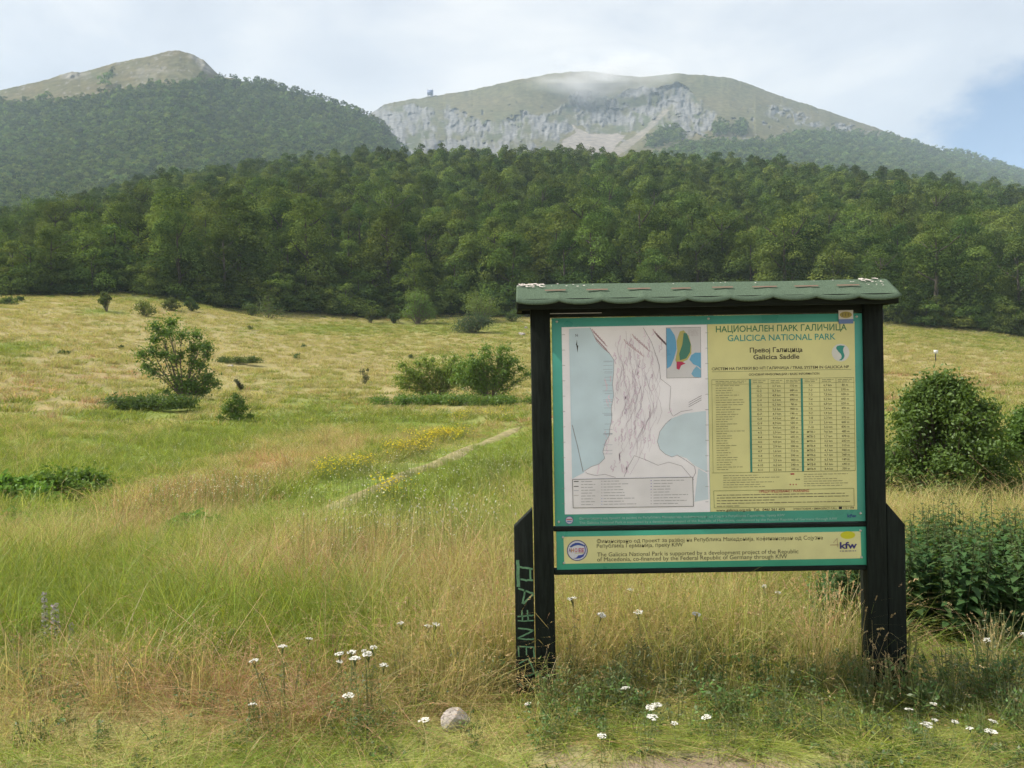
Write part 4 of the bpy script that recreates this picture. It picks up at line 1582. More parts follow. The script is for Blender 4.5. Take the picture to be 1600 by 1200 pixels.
    line([(1049, 654), (1040, 662), (1031, 674), (1027, 690), (1031, 702), (1040, 710), (1050, 714), (1058, 711), (1073, 720), (1085, 729), (1087, 738), (1082, 748)], 0.6, 3, a, (0.32, 0.28, 0.32))
    line([(975, 745), (982, 728), (991, 712), (1008, 718), (1028, 727), (1045, 722), (1065, 728), (1084, 750)], 0.6, 3, a, (0.32, 0.28, 0.32))
    line([(1005, 512), (1018, 535), (1030, 570), (1032, 592), (1048, 604), (1046, 640), (1051, 650)], 0.6, 3, a, (0.32, 0.28, 0.32))
    line([(1052, 650), (1064, 643), (1082, 640)], 0.6, 3, a, (0.3, 0.26, 0.3))
    for k in range(64):
        x = 966 + 62*rn.random()
        y0 = 516 + 160*rn.random()
        ln = rn.uniform(30, 85)
        dv = rn.uniform(-0.12, 0.12)
        pts = []
        for q in range(14):
            yy = y0 + ln*q/13
            if yy > 745:
                break
            pts.append((x + dv*(yy-y0) + 5*math.sin(yy*0.07+k) + 0.8*rn.normal() - max(0, yy-640)*0.22, yy))
        if len(pts) > 3:
            t = rn.uniform(0.52, 0.72)
            line(pts, rn.uniform(0.3, 0.55), 2.5, a, (t, t*0.86, t*0.98))
    for k in range(110):
        y = 515 + 228*rn.random()
        x = 990 + rn.normal()*20 - max(0, y-640)*0.25
        l = rn.uniform(5, 15)
        t = rn.uniform(0.60, 0.74)
        pts = [(x + q*rn.uniform(-.3, .3)*2 + rn.normal()*0.8, y + q*l/5) for q in range(6)]
        if pts[-1][1] < 745:
            line(pts, rn.uniform(0.8, 2.0), 2.2, a, (t*1.1, t*0.92, t*1.08))
    for (x0, y0, s) in ((925, 514, 1), (1020, 514, 1.0), (928, 524, 1), (1024, 520, 1.1), (975, 530, 1.4), (988, 522, 1.2)):
        for q in range(7):
            line([(x0+q*3*s, y0+q*3.2), (x0+q*3*s+3, y0+q*3.2+6), (x0+q*3*s+6, y0+q*3.2+8)], 1.2, 2.3, a, (0.58, 0.42, 0.47))
    for q in range(12):
        line([(878, 523+q*24), (883, 523+q*24)], 0.6, 3, a, (0.3, 0.3, 0.3))
        line([(1102, 520+q*24), (1107, 520+q*24)], 0.6, 3, a, (0.3, 0.3, 0.3))
    for k in range(26):
        y = 560 + 150*rn.random()
        line([(945-rn.uniform(0, 4), y), (957, y-0.2)], 0.45, 3, a, (0.33, 0.38, 0.45))
    for q in (0, 1, 2):
        line([(1076, 629+q*3.4), (1096, 618+q*3.4)], 0.8, 3, a, (0.33, 0.31, 0.33))
    # north arrow
    flat([PP(*p) for p in [(901.5, 531), (899.8, 539), (902, 541)]], 3, a, (0.02, 0.02, 0.02))
    flat([PP(*p) for p in [(900.6, 539), (903.4, 540), (902.4, 551)]], 3, a, (0.02, 0.02, 0.02))
    textw('N', 899, 526, 4, 3, a, (0.08, 0.08, 0.12))
    put('printed_map', a, [ink], panel)
    # inset map
    a = Acc()
    quadpx((1040.5, 512), (1094.5, 511), (1095.5, 590), (1041.5, 591), 3, a, (0.14, 0.14, 0.17))
    quadpx((1041, 512.5), (1094, 511.5), (1095, 589.5), (1042, 590.5), 4, a, (0.62, 0.61, 0.63))
    for pts, cl in (([(1041, 513), (1047, 513), (1054, 524), (1056, 532), (1057, 545), (1053, 560), (1048, 572), (1042, 576)], (0.13, 0.38, 0.62)),
                    ([(1062, 518), (1068, 516), (1076, 525), (1080, 540), (1080, 552), (1074, 562), (1066, 566), (1058, 568), (1055, 563), (1058, 548), (1057, 533)], (0.47, 0.43, 0.14)),
                    ([(1095, 551), (1086, 551), (1080, 555), (1077, 562), (1083, 569), (1090, 572), (1095, 576)], (0.14, 0.40, 0.62)),
                    ([(1083, 578), (1088, 572), (1095, 578), (1095, 590), (1084, 589), (1080, 584)], (0.2, 0.43, 0.6))):
        flat([PP(*p) for p in pts], 5, a, cl)
    flat([PP(*p) for p in [(1068, 520), (1073, 521), (1079, 538), (1078, 550), (1072, 560), (1062, 563), (1061, 553), (1066, 538)]], 6, a, (0.06, 0.21, 0.15))
    flat([PP(*p) for p in [(1057, 565), (1065, 565), (1071, 568), (1064, 571), (1061, 578), (1057, 576)]], 6, a, (0.48, 0.03, 0.10))
    for q in range(5):
        bars(1075, 1091, 516+q*2, 0.5, 6, a, (0.45, 0.4, 0.42), r, 2, 6)
    put('inset_map', a, [ink], panel)
    # legend box
    a = Acc()
    lg = [(894.5, 749), (1082, 745.5), (1083.5, 791), (895.5, 793.5)]
    quadpx(*lg, 4, a, (0.76, 0.74, 0.76))
    for p, q in zip(lg, lg[1:]+lg[:1]):
        line([p, q], 0.8, 5, a, (0.12, 0.12, 0.12))
    for q in range(9):
        y = 752.5 + q*4.5
        bars(908, 930 if q % 2 else 926, y, 0.9, 5, a, (0.34, 0.33, 0.35), r)
        bars(943, 965+30*r.random(), y-0.6, 0.9, 5, a, (0.34, 0.33, 0.35), r)
        bars(1021, 1045+32*r.random(), y-1.6, 0.9, 5, a, (0.34, 0.33, 0.35), r)
        line([(939.5, y-0.6), (941, y-0.6)], 1.3, 5, a, (0.3, 0.36, 0.6) if q > 5 else (0.4, 0.35, 0.4))
        line([(1016.5, y-1.6), (1018, y-1.6)], 1.3, 5, a, (0.25, 0.2, 0.5) if q < 4 else (0.4, 0.35, 0.4))
    line([(896.5, 752.3), (904, 752.1)], 1.3, 5, a, (0.05, 0.05, 0.05))
    line([(896.5, 760), (904, 759.8)], 1.5, 5, a, (0.2, 0.2, 0.2))
    line([(896.5, 766.5), (904, 766.3)], 1, 5, a, (0.45, 0.45, 0.5))
    line([(896.5, 774), (904, 773.8)], 1, 5, a, (0.5, 0.45, 0.45))
    put('map_legend', a, [ink], panel)

    # yellow text sheet
    a = Acc()
    quadpx((1105.2, 506.8), (1335, 502.2), (1339.2, 796), (1110, 799.6), 1, a, YEL)
    put('text_sheet', a, [ink], panel)
    a = Acc()
    GR = (0.045, 0.20, 0.085)
    TL = (0.05, 0.30, 0.25)
    text('НАЦИОНАЛЕН ПАРК ГАЛИЧИЦА', 1118.5, 1323, 519.2, 9.6, 2, a, GR, bold=0.012)
    text('GALICICA NATIONAL PARK', 1137, 1305.5, 533.2, 9.4, 2, a, TL, bold=0.012)
    put('title_lettering', a, [ink], panel)
    a = Acc()
    BK = (0.045, 0.04, 0.02)
    text('Превој Галицица', 1171.5, 1254, 550.8, 7.0, 2, a, BK, bold=0.02)
    text('Galicica Saddle', 1177, 1249, 561.5, 7.0, 2, a, BK, bold=0.02)
    text('СИСТЕМ НА ПАТЕКИ ВО НП ГАЛИЧИЦА / TRAIL SYSTEM IN GALICICA NP', 1112, 1326.5, 578.6, 4.2, 2, a, BK, bold=0.012)
    line([(1112, 581), (1330, 577)], 0.6, 2, a, (0.2, 0.22, 0.1))
    text('ОСНОВНИ ИНФОРМАЦИИ / BASIC INFORMATION', 1170, 1280, 587, 3.3, 2, a, BK, bold=0.01)
    put('place_lettering', a, [ink], panel)
    a = Acc()
    GN = (0.22, 0.23, 0.08)

    def ty(x, y):
        return y - (x-1112)*0.0165
    tb = 739.0
    for x in (1112, 1171.5, 1200, 1225.5, 1253, 1280.5, 1306, 1334):
        dx = 2.2 if x > 1111 else 2
        line([(x, ty(x, 593.5)), (x+dx, ty(x+dx, tb))], 0.55, 2, a, GN)
    for x in (1171.7, 1252.4):
        line([(x, ty(x, 593.5)), (x+2.2, ty(x+2.2, tb))], 3.2, 3, a, (0.035, 0.23, 0.17))
    for q in range(20):
        y = 601 + q*(tb-601)/19
        x0 = 1172 if q else 1112
        line([(x0, ty(x0, y)), (1335, ty(1335, y))], 0.5, 2, a, GN)
    line([(1112, 593.5), (1334, ty(1334, 593.5))], 0.6, 2, a, GN)
    line([(1112, tb), (1336, ty(1336, tb))], 0.7, 2, a, GN)
    for x0, x1 in ((1118, 1166), (1176, 1196), (1204, 1222), (1228, 1250), (1257, 1277), (1284, 1302), (1309, 1331)):
        for q in (0, 1):
            bars(x0, x1-q*4, ty(x0, 596.2+q*2.6), 0.8, 3, a, (0.2, 0.2, 0.09), r, 4, 9)
    codes1 = ['G-%d' % k for k in range(1, 10)] + ['4-%d' % k for k in range(2, 12)]
    codes2 = ['7-%d' % k for k in range(1, 11)] + ['MTB-%d' % k for k in range(1, 10)]
    for q in range(19):
        y = 601 + (q+0.86)*(tb-601)/19
        sh = 2.0*q/19
        for cx, s in ((1186, codes1[q]), (1213, '%d,%d km' % (r.randint(1, 9), r.randint(1, 9))), (1240, '%d m' % (r.randint(8, 98)*10)),
                      (1266, codes2[q]), (1293, '%d,%d km' % (r.randint(1, 9), r.randint(1, 9))), (1320, '%d m' % (r.randint(8, 98)*10))):
            textw(s, 0, ty(cx, y)-0.9, 3.3, 3, a, (0.14, 0.13, 0.06), bold=0.005, cx=cx+sh)
    for q in range(36):
        y = 603 + q*3.74
        bars(1118+q*0.055, 1136 + 28*r.random()**1.5, ty(1118, y), 0.9, 3, a, (0.27, 0.26, 0.12), r, 3, 10)
    put('trail_table', a, [ink], panel)
    a = Acc()
    BRN = (0.27, 0.25, 0.13)
    RED = (0.42, 0.06, 0.07)
    for q in range(6):
        y = 743.5 + q*3.6
        bars(1130, 1180+40*r.random(), ty(1130, y), 0.9, 3, a, BRN, r, 3, 9)
        bars(1256, 1285+40*r.random(), ty(1256, y), 0.9, 3, a, BRN, r, 3, 9)
    line([(1235, 740.5), (1241, 740.4)], 2.2, 3, a, RED)
    line([(1234, 757), (1235.5, 757)], 2, 3, a, RED)
    line([(1238.5, 757), (1240, 757)], 2, 3, a, RED)
    line([(1243, 757), (1244.5, 757)], 2, 3, a, RED)
    bars(1243, 1251, 749, 1.8, 3, a, (0.2, 0.2, 0.08), r, 2, 4)
    wb = [(1115, 767), (1334, 763), (1334.5, 790.5), (1116, 793.5)]
    for p, q in zip(wb, wb[1:]+wb[:1]):
        line([p, q], 0.8, 3, a, (0.25, 0.27, 0.10))
    text('ПРЕДУПРЕДУВАЊЕ / WARNING', 1186, 1264, 769.8, 4.0, 3, a, RED, bold=0.01)
    for q, (x1, dk) in enumerate(((1320, .16), (1326, .12), (1210, .12), (1328, .18), (1156, .2))):
        bars(1120, x1, ty(1120, 774 + q*4.3), 1.1, 3, a, (dk, dk*.95, dk*.5), r, 3, 12)
    text('www.galicica.org.mk  Tel.  046/ 261 473', 1119, 1226, 799.2, 3.8, 3, a, (0.05, 0.05, 0.03), bold=0.008)
    text('ИТЕН ПОВИК / EMERGENCY CALL', 1240, 1308, 796.6, 2.9, 3, a, (0.12, 0.11, 0.05), bold=0.008)
    quadpx((1310.5, 791.6), (1315.5, 791.5), (1315.5, 795.4), (1310.5, 795.5), 3, a, (0.02, 0.02, 0.03))
    text('112 / 194', 1318, 1334, 795.2, 3.2, 3, a, (0.12, 0.11, 0.05), bold=0.008)
    put('notice_lettering', a, [ink], panel)
    # strip of pale writing along the foot of the panel
    a = Acc()
    PL = (0.30, 0.52, 0.46)
    s1 = 'Финансирано од проект за развој на Република Македонија, кофинансиран од Сојузна Република Германија, преку KfW'
    s2 = 'The Galicica National Park is supported by a development project of the Republic of Macedonia, co-financed by the Federal Republic of Germany through KfW'
    text(s1, 905, 1226, 811.8, 3.7, 2, a, PL, bold=0.006)
    text(s2, 905, 1308, 818.6, 3.7, 2, a, PL, bold=0.006)
    text('kfw', 1324, 1338, 808.5, 5.2, 2, a, (0.02, 0.05, 0.22), bold=0.02)
    put('sponsor_line', a, [ink], panel)

    def disc(cx, cy, rad, k, acc, col, ry=None):
        X, Z = PP(cx, cy)
        m = YP/F
        ry = ry or rad
        flat([(X+math.cos(q/28*6.2832)*rad*m, Z+math.sin(q/28*6.2832)*ry*m) for q in range(28)], k, acc, col)

    def ring(cx, cy, rad, w, k, acc, col):
        X, Z = PP(cx, cy)
        m = YP/F
        line([(X+math.cos(q/32*6.2832)*rad*m, Z+math.sin(q/32*6.2832)*rad*m) for q in range(33)], w, k, acc, col, px=False)
    a = Acc()
    disc(1313.3, 551, 13.8, 2, a, (0.66, 0.66, 0.62))
    flat([PP(*p) for p in [(1306, 544), (1308, 540.5), (1313, 539.5), (1320, 540.5), (1318, 543), (1317, 547), (1318, 551), (1319.5, 556), (1318, 560), (1314.5, 563.2), (1310.5, 562.8), (1314, 560.5), (1315, 557), (1313.5, 553), (1310, 549.8)]], 3, a, (0.03, 0.27, 0.22))
    put('park_emblem', a, [ink], panel)
    a = Acc()
    disc(889.5, 812.8, 6.2, 2, a, (0.52, 0.5, 0.56))
    line([(885, 811.8), (894, 811.3)], 1.6, 3, a, (0.45, 0.10, 0.14))
    line([(886, 814.8), (893, 814.6)], 1.4, 3, a, (0.1, 0.14, 0.42))
    ring(889.5, 812.8, 5.8, 0.9, 3, a, (0.1, 0.12, 0.35))
    put('small_emblem', a, [ink], panel)
    # sticker over the top right corner
    a = Acc()
    quadpx((1309.5, 485), (1332.5, 484.5), (1332.8, 505.5), (1310, 506), 7, a, (0.60, 0.58, 0.52))
    disc(1321, 492, 9.5, 8, a, (0.36, 0.30, 0.05), 5)
    for x in (1316, 1320.5, 1325):
        line([(x, 489.5), (x, 494.5)], 1.6, 9, a, (0.22, 0.17, 0.04))
    quadpx((1310, 499), (1332.7, 498.5), (1332.8, 505.5), (1310, 506), 8, a, (0.13, 0.20, 0.42))
    put('sticker', a, [ink], panel, label='small white, yellow and blue sticker on the corner')

    def screws(lst, par):
        m = YP/F
        for cx, cy in lst:
            X, Z = PP(cx, cy)
            b = Acc()
            V = [(X, YP-0.0065, Z)]
            q = 10
            for rr, yy in ((0.0035, 0.0055), (0.0062, 0.0028), (0.007, 0)):
                V += [(X+math.cos(i/q*6.2832)*rr, YP-yy, Z+math.sin(i/q*6.2832)*rr) for i in range(q)]
            b.add(V, [(0, 1+i, 1+(i+1) % q) for i in range(q)])
            b.add(V, [(1+s*q+i, 1+(s+1)*q+i, 1+(s+1)*q+(i+1) % q, 1+s*q+(i+1) % q) for s in (0, 1) for i in range(q)])
            put('screw', b, [steel], par, True)
    screws([(870, 502.5), (1107, 497.8), (1338.5, 494.5), (1344.5, 802), (873, 815.5)], panel)

    # ---- the narrow sponsor panel
    a = Acc()
    p0, p1 = PP(869, 829.3), PP(1354.5, 885)
    q0 = PP(870.5, 892.2)
    a.box(p0[0], PP(1354.5, 850)[0], YP, YP+0.008, q0[1]+0.012*0, PP(1100, 826.8)[1], (0.045, 0.33, 0.22))
    low = put('sponsor_panel', a, [ink], bev=0.0012)
    a = Acc()
    quadpx((880.5, 838.8), (1344.5, 830.2), (1345.8, 872.3), (881.8, 880.8), 1, a, (0.66, 0.635, 0.31))
    put('text_sheet', a, [ink], low)
    a = Acc()
    text('Финансирано од проект за развој на Република Македонија, кофинансиран од Сојузна', 932.5, 1286, 848.6, 6.2, 2, a, BK)
    text('Република Германија, преку KfW', 932.5, 1067, 856, 6.2, 2, a, BK)
    text('The Galicica National Park is supported by a development project of the Republic', 933, 1247.5, 869.6, 6.4, 2, a, BK)
    text('of Macedonia, co-financed by the Federal Republic of Germany through KfW', 933, 1230, 877.2, 6.4, 2, a, BK)
    put('sponsor_lettering', a, [ink], low)
    a = Acc()
    disc(902, 860, 15.8, 2, a, (0.60, 0.60, 0.66))
    ring(902, 860, 15.6, 1.3, 3, a, (0.07, 0.08, 0.20))
    flat([PP(*p) for p in [(890, 854), (894, 850.5), (899, 848), (905, 848), (911, 850.5), (914, 854), (909, 852.5), (903, 851.5), (898, 852.5), (892, 855.5)]], 3, a, (0.03, 0.07, 0.30))
    flat([PP(*p) for p in [(895, 872), (900, 871.5), (904, 867.5), (909, 867), (913, 864.5), (912, 869), (907, 872), (901, 873)]], 3, a, (0.03, 0.06, 0.32))
    line([(913, 851), (915, 860), (913, 866)], 1.6, 3, a, (0.1, 0.12, 0.36))
    for x, s, cl in ((888.3, 'А', (0.18, 0.12, 0.2)), (892.5, 'Н', (0.50, 0.22, 0.05)), (898, 'О', (0.50, 0.10, 0.14)), (904, 'Е', (0.40, 0.05, 0.12)), (908.7, 'Е', (0.40, 0.05, 0.12))):
        text(s, x, x+4.1, 862.6, 6, 4, a, cl, bold=0.02)
    line([(898, 864.3), (912.5, 863.9)], 1.0, 4, a, (0.55, 0.5, 0.25))
    put('round_emblem', a, [ink], low)
    a = Acc()
    disc(1324.5, 836.0, 11.5, 2, a, (0.55, 0.53, 0.02), 6)
    text('kfw', 1312, 1339, 857, 9.8, 3, a, (0.035, 0.03, 0.16), bold=0.03)
    bars(1312, 1339, 861, 1.5, 3, a, (0.2, 0.19, 0.22), r, 2, 5)
    line([(1297, 851.5), (1310, 851.2)], 0.9, 3, a, (0.35, 0.2, 0.12))
    line([(1302, 848), (1308, 841)], 0.8, 3, a, (0.42, 0.3, 0.18))
    line([(1308, 841), (1308.5, 855)], 0.8, 3, a, (0.42, 0.3, 0.18))
    put('sponsor_logo', a, [ink], low)
    screws([(879.5, 839.5), (881.2, 879.8), (1344.3, 829), (1346, 870.8)], low)


board()


def stones():
    import bmesh
    m = mottled('grey_stone', (0.40, 0.36, 0.34), 0.28, 22, 0.95, 0.2, 0.8)

    def stone(px, py, w, h, seed, lab):
        p = at(px, py)
        k = p.y/F
        bm = bmesh.new()
        bmesh.ops.create_icosphere(bm, subdivisions=4, radius=1)
        r = np.random.default_rng(seed)
        planes = [(unit(r.normal(size=3)+[0, 0, .3]), r.uniform(.42, .66)) for _ in range(13)]
        for v in bm.verts:
            c = np.array(v.co)
            for nn, d in planes:
                q = c@nn
                if q > d:
                    c = c - nn*(q-d)
            c = c*(1+.03*float(vnoise(np.array([c[0]*5]), np.array([c[1]*5+c[2]*3]), seed)[0]))
            v.co = (c[0]*w*k*.58, c[1]*w*k*.45, (c[2]+.55)*h*k*.70)
        me = bpy.data.meshes.new('stone')
        bm.to_mesh(me)
        bm.free()
        me.materials.append(m)
        o = new_obj('stone', me, None, p + Vector((0, 0, -0.01)), lab, 'stone')
        CLEAR.append((p.x, p.y-0.1, w*k*0.7, 0.35))
        return o
    stone(705, 1139, 56, 40, 4, 'pale grey angular stone lying in the grass left of the board')
    stone(1392, 1100, 28, 14, 8, 'small flat grey stone at the foot of the right post')
    stone(360, 574, 14, 6, 11, 'pale flat rock beside the thin juniper strip')
    stone(816, 524, 14, 5, 12, 'long pale rock on the slope left of the board, lower one')
    stone(822, 513, 8, 4, 13, 'little pale rock on the slope left of the board, upper one')


stones()


# ------------------------------------------------------------------ grass
def tuft(seed, n, h, spread, lean, w, pal, jit=0.2, seeds=0.0, hv=0.27, curl=0.6, seedcol=None, sw=1.0):
    """blades of grass, some carrying seed heads"""
    r = np.random.default_rng(seed)
    ang = r.uniform(0, 2*math.pi, n)
    rad = spread*np.sqrt(r.uniform(0, 1, n))
    B = np.column_stack([rad*np.cos(ang), rad*np.sin(ang), np.full(n, -0.02)])
    az = ang + r.normal(0, 0.9, n)
    H = h*np.clip(1+hv*r.normal(size=n), 0.3, 1.9)
    le = np.abs(lean*(1+0.6*r.normal(size=n)))
    dirv = np.column_stack([np.cos(az), np.sin(az), np.zeros(n)])
    fa = r.uniform(0, 2*math.pi, n)
    side = np.column_stack([np.cos(fa), np.sin(fa), np.zeros(n)])
    up = np.array([0, 0, 1.0])
    s1 = B + up*(H*0.5)[:, None] + dirv*(H*le*0.22)[:, None]
    s2 = B + up*(H*(0.86-0.12*curl*le))[:, None] + dirv*(H*le*0.55)[:, None]
    tip = B + up*(H*(1.0-0.38*curl*le))[:, None] + dirv*(H*le*(0.9+0.3*curl))[:, None]
    ww = (w*r.uniform(0.6, 1.3, n))[:, None]
    V = np.stack([B-side*ww/2, B+side*ww/2, s1-side*ww*0.45, s1+side*ww*0.45, s2-side*ww*0.3, s2+side*ww*0.3, tip], 1).reshape(-1, 3)
    k = np.arange(n)*7
    Q = np.concatenate([np.stack([k, k+1, k+3, k+2], -1), np.stack([k+2, k+3, k+5, k+4], -1)])
    T = np.stack([k+4, k+5, k+6], -1)
    pal = np.array(pal)
    c = pal[r.integers(0, len(pal), n)]*(1+jit*r.normal(size=(n, 1)))
    c = np.clip(c, 0.01, 0.8)
    a = Acc()
    a.add(V, Q, np.concatenate([c, c]))
    a.add(V, T, c)
    if seeds > 0:
        m = np.flatnonzero(r.uniform(0, 1, n) < seeds)
        for off in range(8):
            P = s2[m]*(1-off/8.0) + tip[m]*(off/8.0) + r.normal(0, 0.004*sw, (len(m), 3))
            d = unit(tip[m]-s2[m]+0.25*H[m][:, None]*r.normal(size=(len(m), 3)))
            b = unit(np.cross(d, r.normal(size=(len(m), 3))))
            L = (0.012*sw*r.uniform(0.7, 1.3, len(m)))[:, None]
            V2 = np.stack([P-d*L*.5, P+b*L*0.22, P+d*L*.6, P-b*L*0.22], 1).reshape(-1, 3)
            sc = np.array(seedcol if seedcol is not None else (0.40, 0.29, 0.14))*(1+0.2*r.normal(size=(len(m), 1)))
            a.add(V2, np.arange(len(V2)).reshape(-1, 4), np.clip(sc, 0.02, 0.8))
    return a.mesh('grass_tuft', [M_grass])


def herb(seed, n, h, spread, ls, pal, aspect=0.45):
    """a low leafy weed"""
    r = np.random.default_rng(seed)
    t = r.uniform(0.1, 1, n)
    a = r.uniform(0, 6.283, n)
    st = r.integers(0, 7, n)
    sx, sy = r.normal(0, spread*0.5, 7), r.normal(0, spread*0.5, 7)
    P = np.column_stack([sx[st]*(0.4+t) + ls*0.7*np.cos(a), sy[st]*(0.4+t) + ls*0.7*np.sin(a), h*t*r.uniform(0.8, 1.1, n)])
    nn = unit(np.column_stack([np.cos(a)*0.5, np.sin(a)*0.5, np.full(n, 0.9)]) + 0.45*r.normal(size=(n, 3)))
    V, Q = leaves_np(P, nn, ls, r, aspect)
    pal = np.array(pal)
    c = pal[r.integers(0, len(pal), n)]*(1+0.2*r.normal(size=(n, 1)))
    acc = Acc()
    acc.add(V, Q, np.clip(c, 0.01, 0.7))
    for i in range(7):
        acc.add(*tube_np([(sx[i]*0.4, sy[i]*0.4, -0.02), (sx[i]*0.9, sy[i]*0.9, h*0.5), (sx[i]*1.4, sy[i]*1.4, h)], 0.0016, 4), col=(0.24, 0.27, 0.11))
    return acc.mesh('weed', [M_grass])


def height_map(px, y):
    h = np.interp(y, [3.0, 3.35, 3.7, 4.1, 4.6, 6, 9, 16, 40, 110], [0.05, 0.07, 0.15, 0.30, 0.38, 0.38, 0.30, 0.21, 0.17, 0.15])
    front = np.interp(y, [3.0, 3.35, 3.7, 4.03, 4.14, 4.34], [0.05, 0.05, 0.06, 0.07, 0.16, 0.40])
    return np.where((px > 715) & (y < 4.34), np.minimum(h, front), h)


def meadow_grass():
    G = [GREEN, GREEN*1.25, GREEN*np.array((1.45, 1.2, 0.9)), OLIVE*1.1]
    ST = [STRAW, STRAW*1.2, OLIVE*1.35, OLIVE*1.15, np.array((0.50, 0.44, 0.20))]
    RU = [RUST, RUST*1.2, STRAW*0.95, np.array((0.38, 0.22, 0.13)), OLIVE]
    zones = [  # y0, y1, tufts per square metre, blades, spread, width, height scale
        (2.9, 9.0, 80, 48, 0.11, 0.0032, 1.0),
        (9.0, 26.0, 17, 46, 0.22, 0.011, 1.0),
        (26.0, 114.0, 2.9, 52, 0.50, 0.034, 1.0)]
    protos, P, R, S, K = [], [], [], [], []
    for zi, (y0, y1, dens, nb, sp, w, hs) in enumerate(zones):
        base = len(protos)
        tn = (np.array((1, 1, 1)), np.array((0.93, 0.90, 0.92)), np.array((0.78, 0.755, 0.76)))[zi]      # drier, duller sward up the slope
        for k in range(3):
            protos.append(tuft(500+zi*50+k, nb, 0.82, sp, (0.34, .42, .45)[zi], w, [g_*tn for g_ in G], 0.22))
        for k in range(3):
            protos.append(tuft(510+zi*50+k, nb, 0.94, sp, (0.30, .36, .40)[zi], w*0.8, [g_*tn for g_ in ST], 0.2, 0.5 if zi == 0 else (0.35 if zi == 1 else 0), sw=(1, 2.2, 4)[zi]))
        for k in range(2):
            protos.append(tuft(520+zi*50+k, nb, 0.92, sp, 0.42, w*0.8, [g_*tn for g_ in RU], 0.2, 0.6 if zi == 0 else (0.4 if zi == 1 else 0), seedcol=(0.34, 0.20, 0.11), sw=(1, 2.2, 4)[zi]))
        half = 0.74
        n = int(dens*half*(y1*y1-y0*y0))
        y = np.sqrt(rng.uniform(y0*y0, y1*y1, n))
        x = rng.uniform(-half, half, n)*y
        z = ground_z(x, y)
        px, py = to_px(x, y, z)
        ok = (y < edge_dist(x/y) + 3)
        if zi < 1:
            ok &= ~((np.abs(px-1080) < 230) & (py > 1174+10*vnoise(x*7, y*7, 19)+((px-1080)/60)**2))
        ok &= near_path(x, y) > 0.24 + 0.12*vnoise(x*1.1, y*1.1, 66)
        tx, tpy = to_px(x, y, z+0.75*height_map(px, y))
        mix = meadow_mix(x, y, tx, tpy)
        u = rng.uniform(0, 1, n)
        kind = (u > mix[:, 0]).astype(int) + (u > mix[:, 0]+mix[:, 1]).astype(int)
        # the close cut verge in front of the board stays green
        front = (y < 3.95) & (rng.uniform(0, 1, n) < np.clip((4.05-y)/0.35, 0, 0.42)) & ((px > 780) | (y < 3.55))
        kind[front] = 0
        h = height_map(px, y)*np.clip(1 + 0.28*rng.normal(size=n) + 0.35*vnoise(x*0.8, y*0.8, 81), 0.35, 1.8)
        if zi == 0:
            tall = np.exp(-(((px-760)/70)**2 + ((y-4.25)/0.35)**2)) + 0.9*np.exp(-(((px-1000)/140)**2+((y-4.45)/.3)**2)) + 0.9*np.exp(-(((px-1290)/70)**2+((y-4.2)/.25)**2))
            h = h*(1+0.45*tall*np.clip((y-4.1)/0.15, 0, 1))
            h = np.where((px > 1395) & (y < 4.6), h*0.62, h)
            h = np.where((px > 1395) & (y > 4.55) & (y < 6.1), h*0.55, h)
        pick = base + np.where(kind == 0, rng.integers(0, 3, n), np.where(kind == 1, rng.integers(3, 6, n), rng.integers(6, 8, n)))
        for cx_, cy_, hw_, hd_ in CLEAR:
            e_ = ((x-cx_)/hw_)**2 + ((y-cy_)/hd_)**2
            h = h*np.where(e_ < 1, 0.35, 1.0)
        h = h*np.where(near_path(x, y) < 1.0, 0.5, 1.0)
        wide = np.clip(h, 0.25, 1)**0.3 if zi else np.ones(n)
        P.append(np.column_stack([x, y, z])[ok])
        R.append(np.column_stack([rng.normal(0, 0.06, n), 0.10+rng.normal(0, 0.06, n), rng.uniform(0, 6.283, n)])[ok])
        S.append(np.column_stack([wide, wide, h])[ok])
        K.append(pick[ok])
    scatter('grass', np.concatenate(P), np.concatenate(R), np.concatenate(S), np.concatenate(K), protos, 'tall summer grass covering the meadow, green and straw yellow', 'grass')
    # weeds in the verge at the foot of the board
    WG = [np.array((0.09, 0.17, 0.045)), np.array((0.13, 0.22, 0.06)), np.array((0.16, 0.21, 0.09))]
    GY = [np.array((0.16, 0.20, 0.11)), np.array((0.13, 0.17, 0.08))]
    protos = [herb(700+k, 90, 0.20, 0.12, 0.028, WG) for k in range(3)] + [herb(710+k, 130, 0.26, 0.10, 0.022, GY, 0.22) for k in range(2)] + [herb(720+k, 60, 0.06, 0.12, 0.030, WG, 0.6) for k in range(2)]
    n = 900
    px = rng.uniform(-20, 1640, n)
    y = rng.uniform(2.95, 4.5, n)
    keep = rng.uniform(0, 1, n) < np.where(px > 830, 1.0, 0.15)*np.where(y > 4.1, 0.4, 1)
    x = (px-800)/F*y
    z = ground_z(x, y)
    qx, qy = to_px(x, y, z)
    keep &= ~((np.abs(qx-1080) < 210) & (qy > 1180))
    lowk = (y < 3.45)
    pick = np.where(lowk, rng.integers(5, 7, n), np.where(rng.uniform(0, 1, n) < 0.35, rng.integers(3, 5, n), rng.integers(0, 3, n)))
    s = rng.uniform(0.5, 1.1, n)*np.interp(y, [3, 3.5, 3.9], [0.6, 0.7, 1.0])
    scatter('weeds', np.column_stack([x, y, z])[keep], np.column_stack([np.zeros((n, 2)), rng.uniform(0, 6.28, n)])[keep], np.column_stack([s, s, s])[keep], pick[keep], protos,
            'low leafy weeds on the verge round the foot of the board', 'weeds')
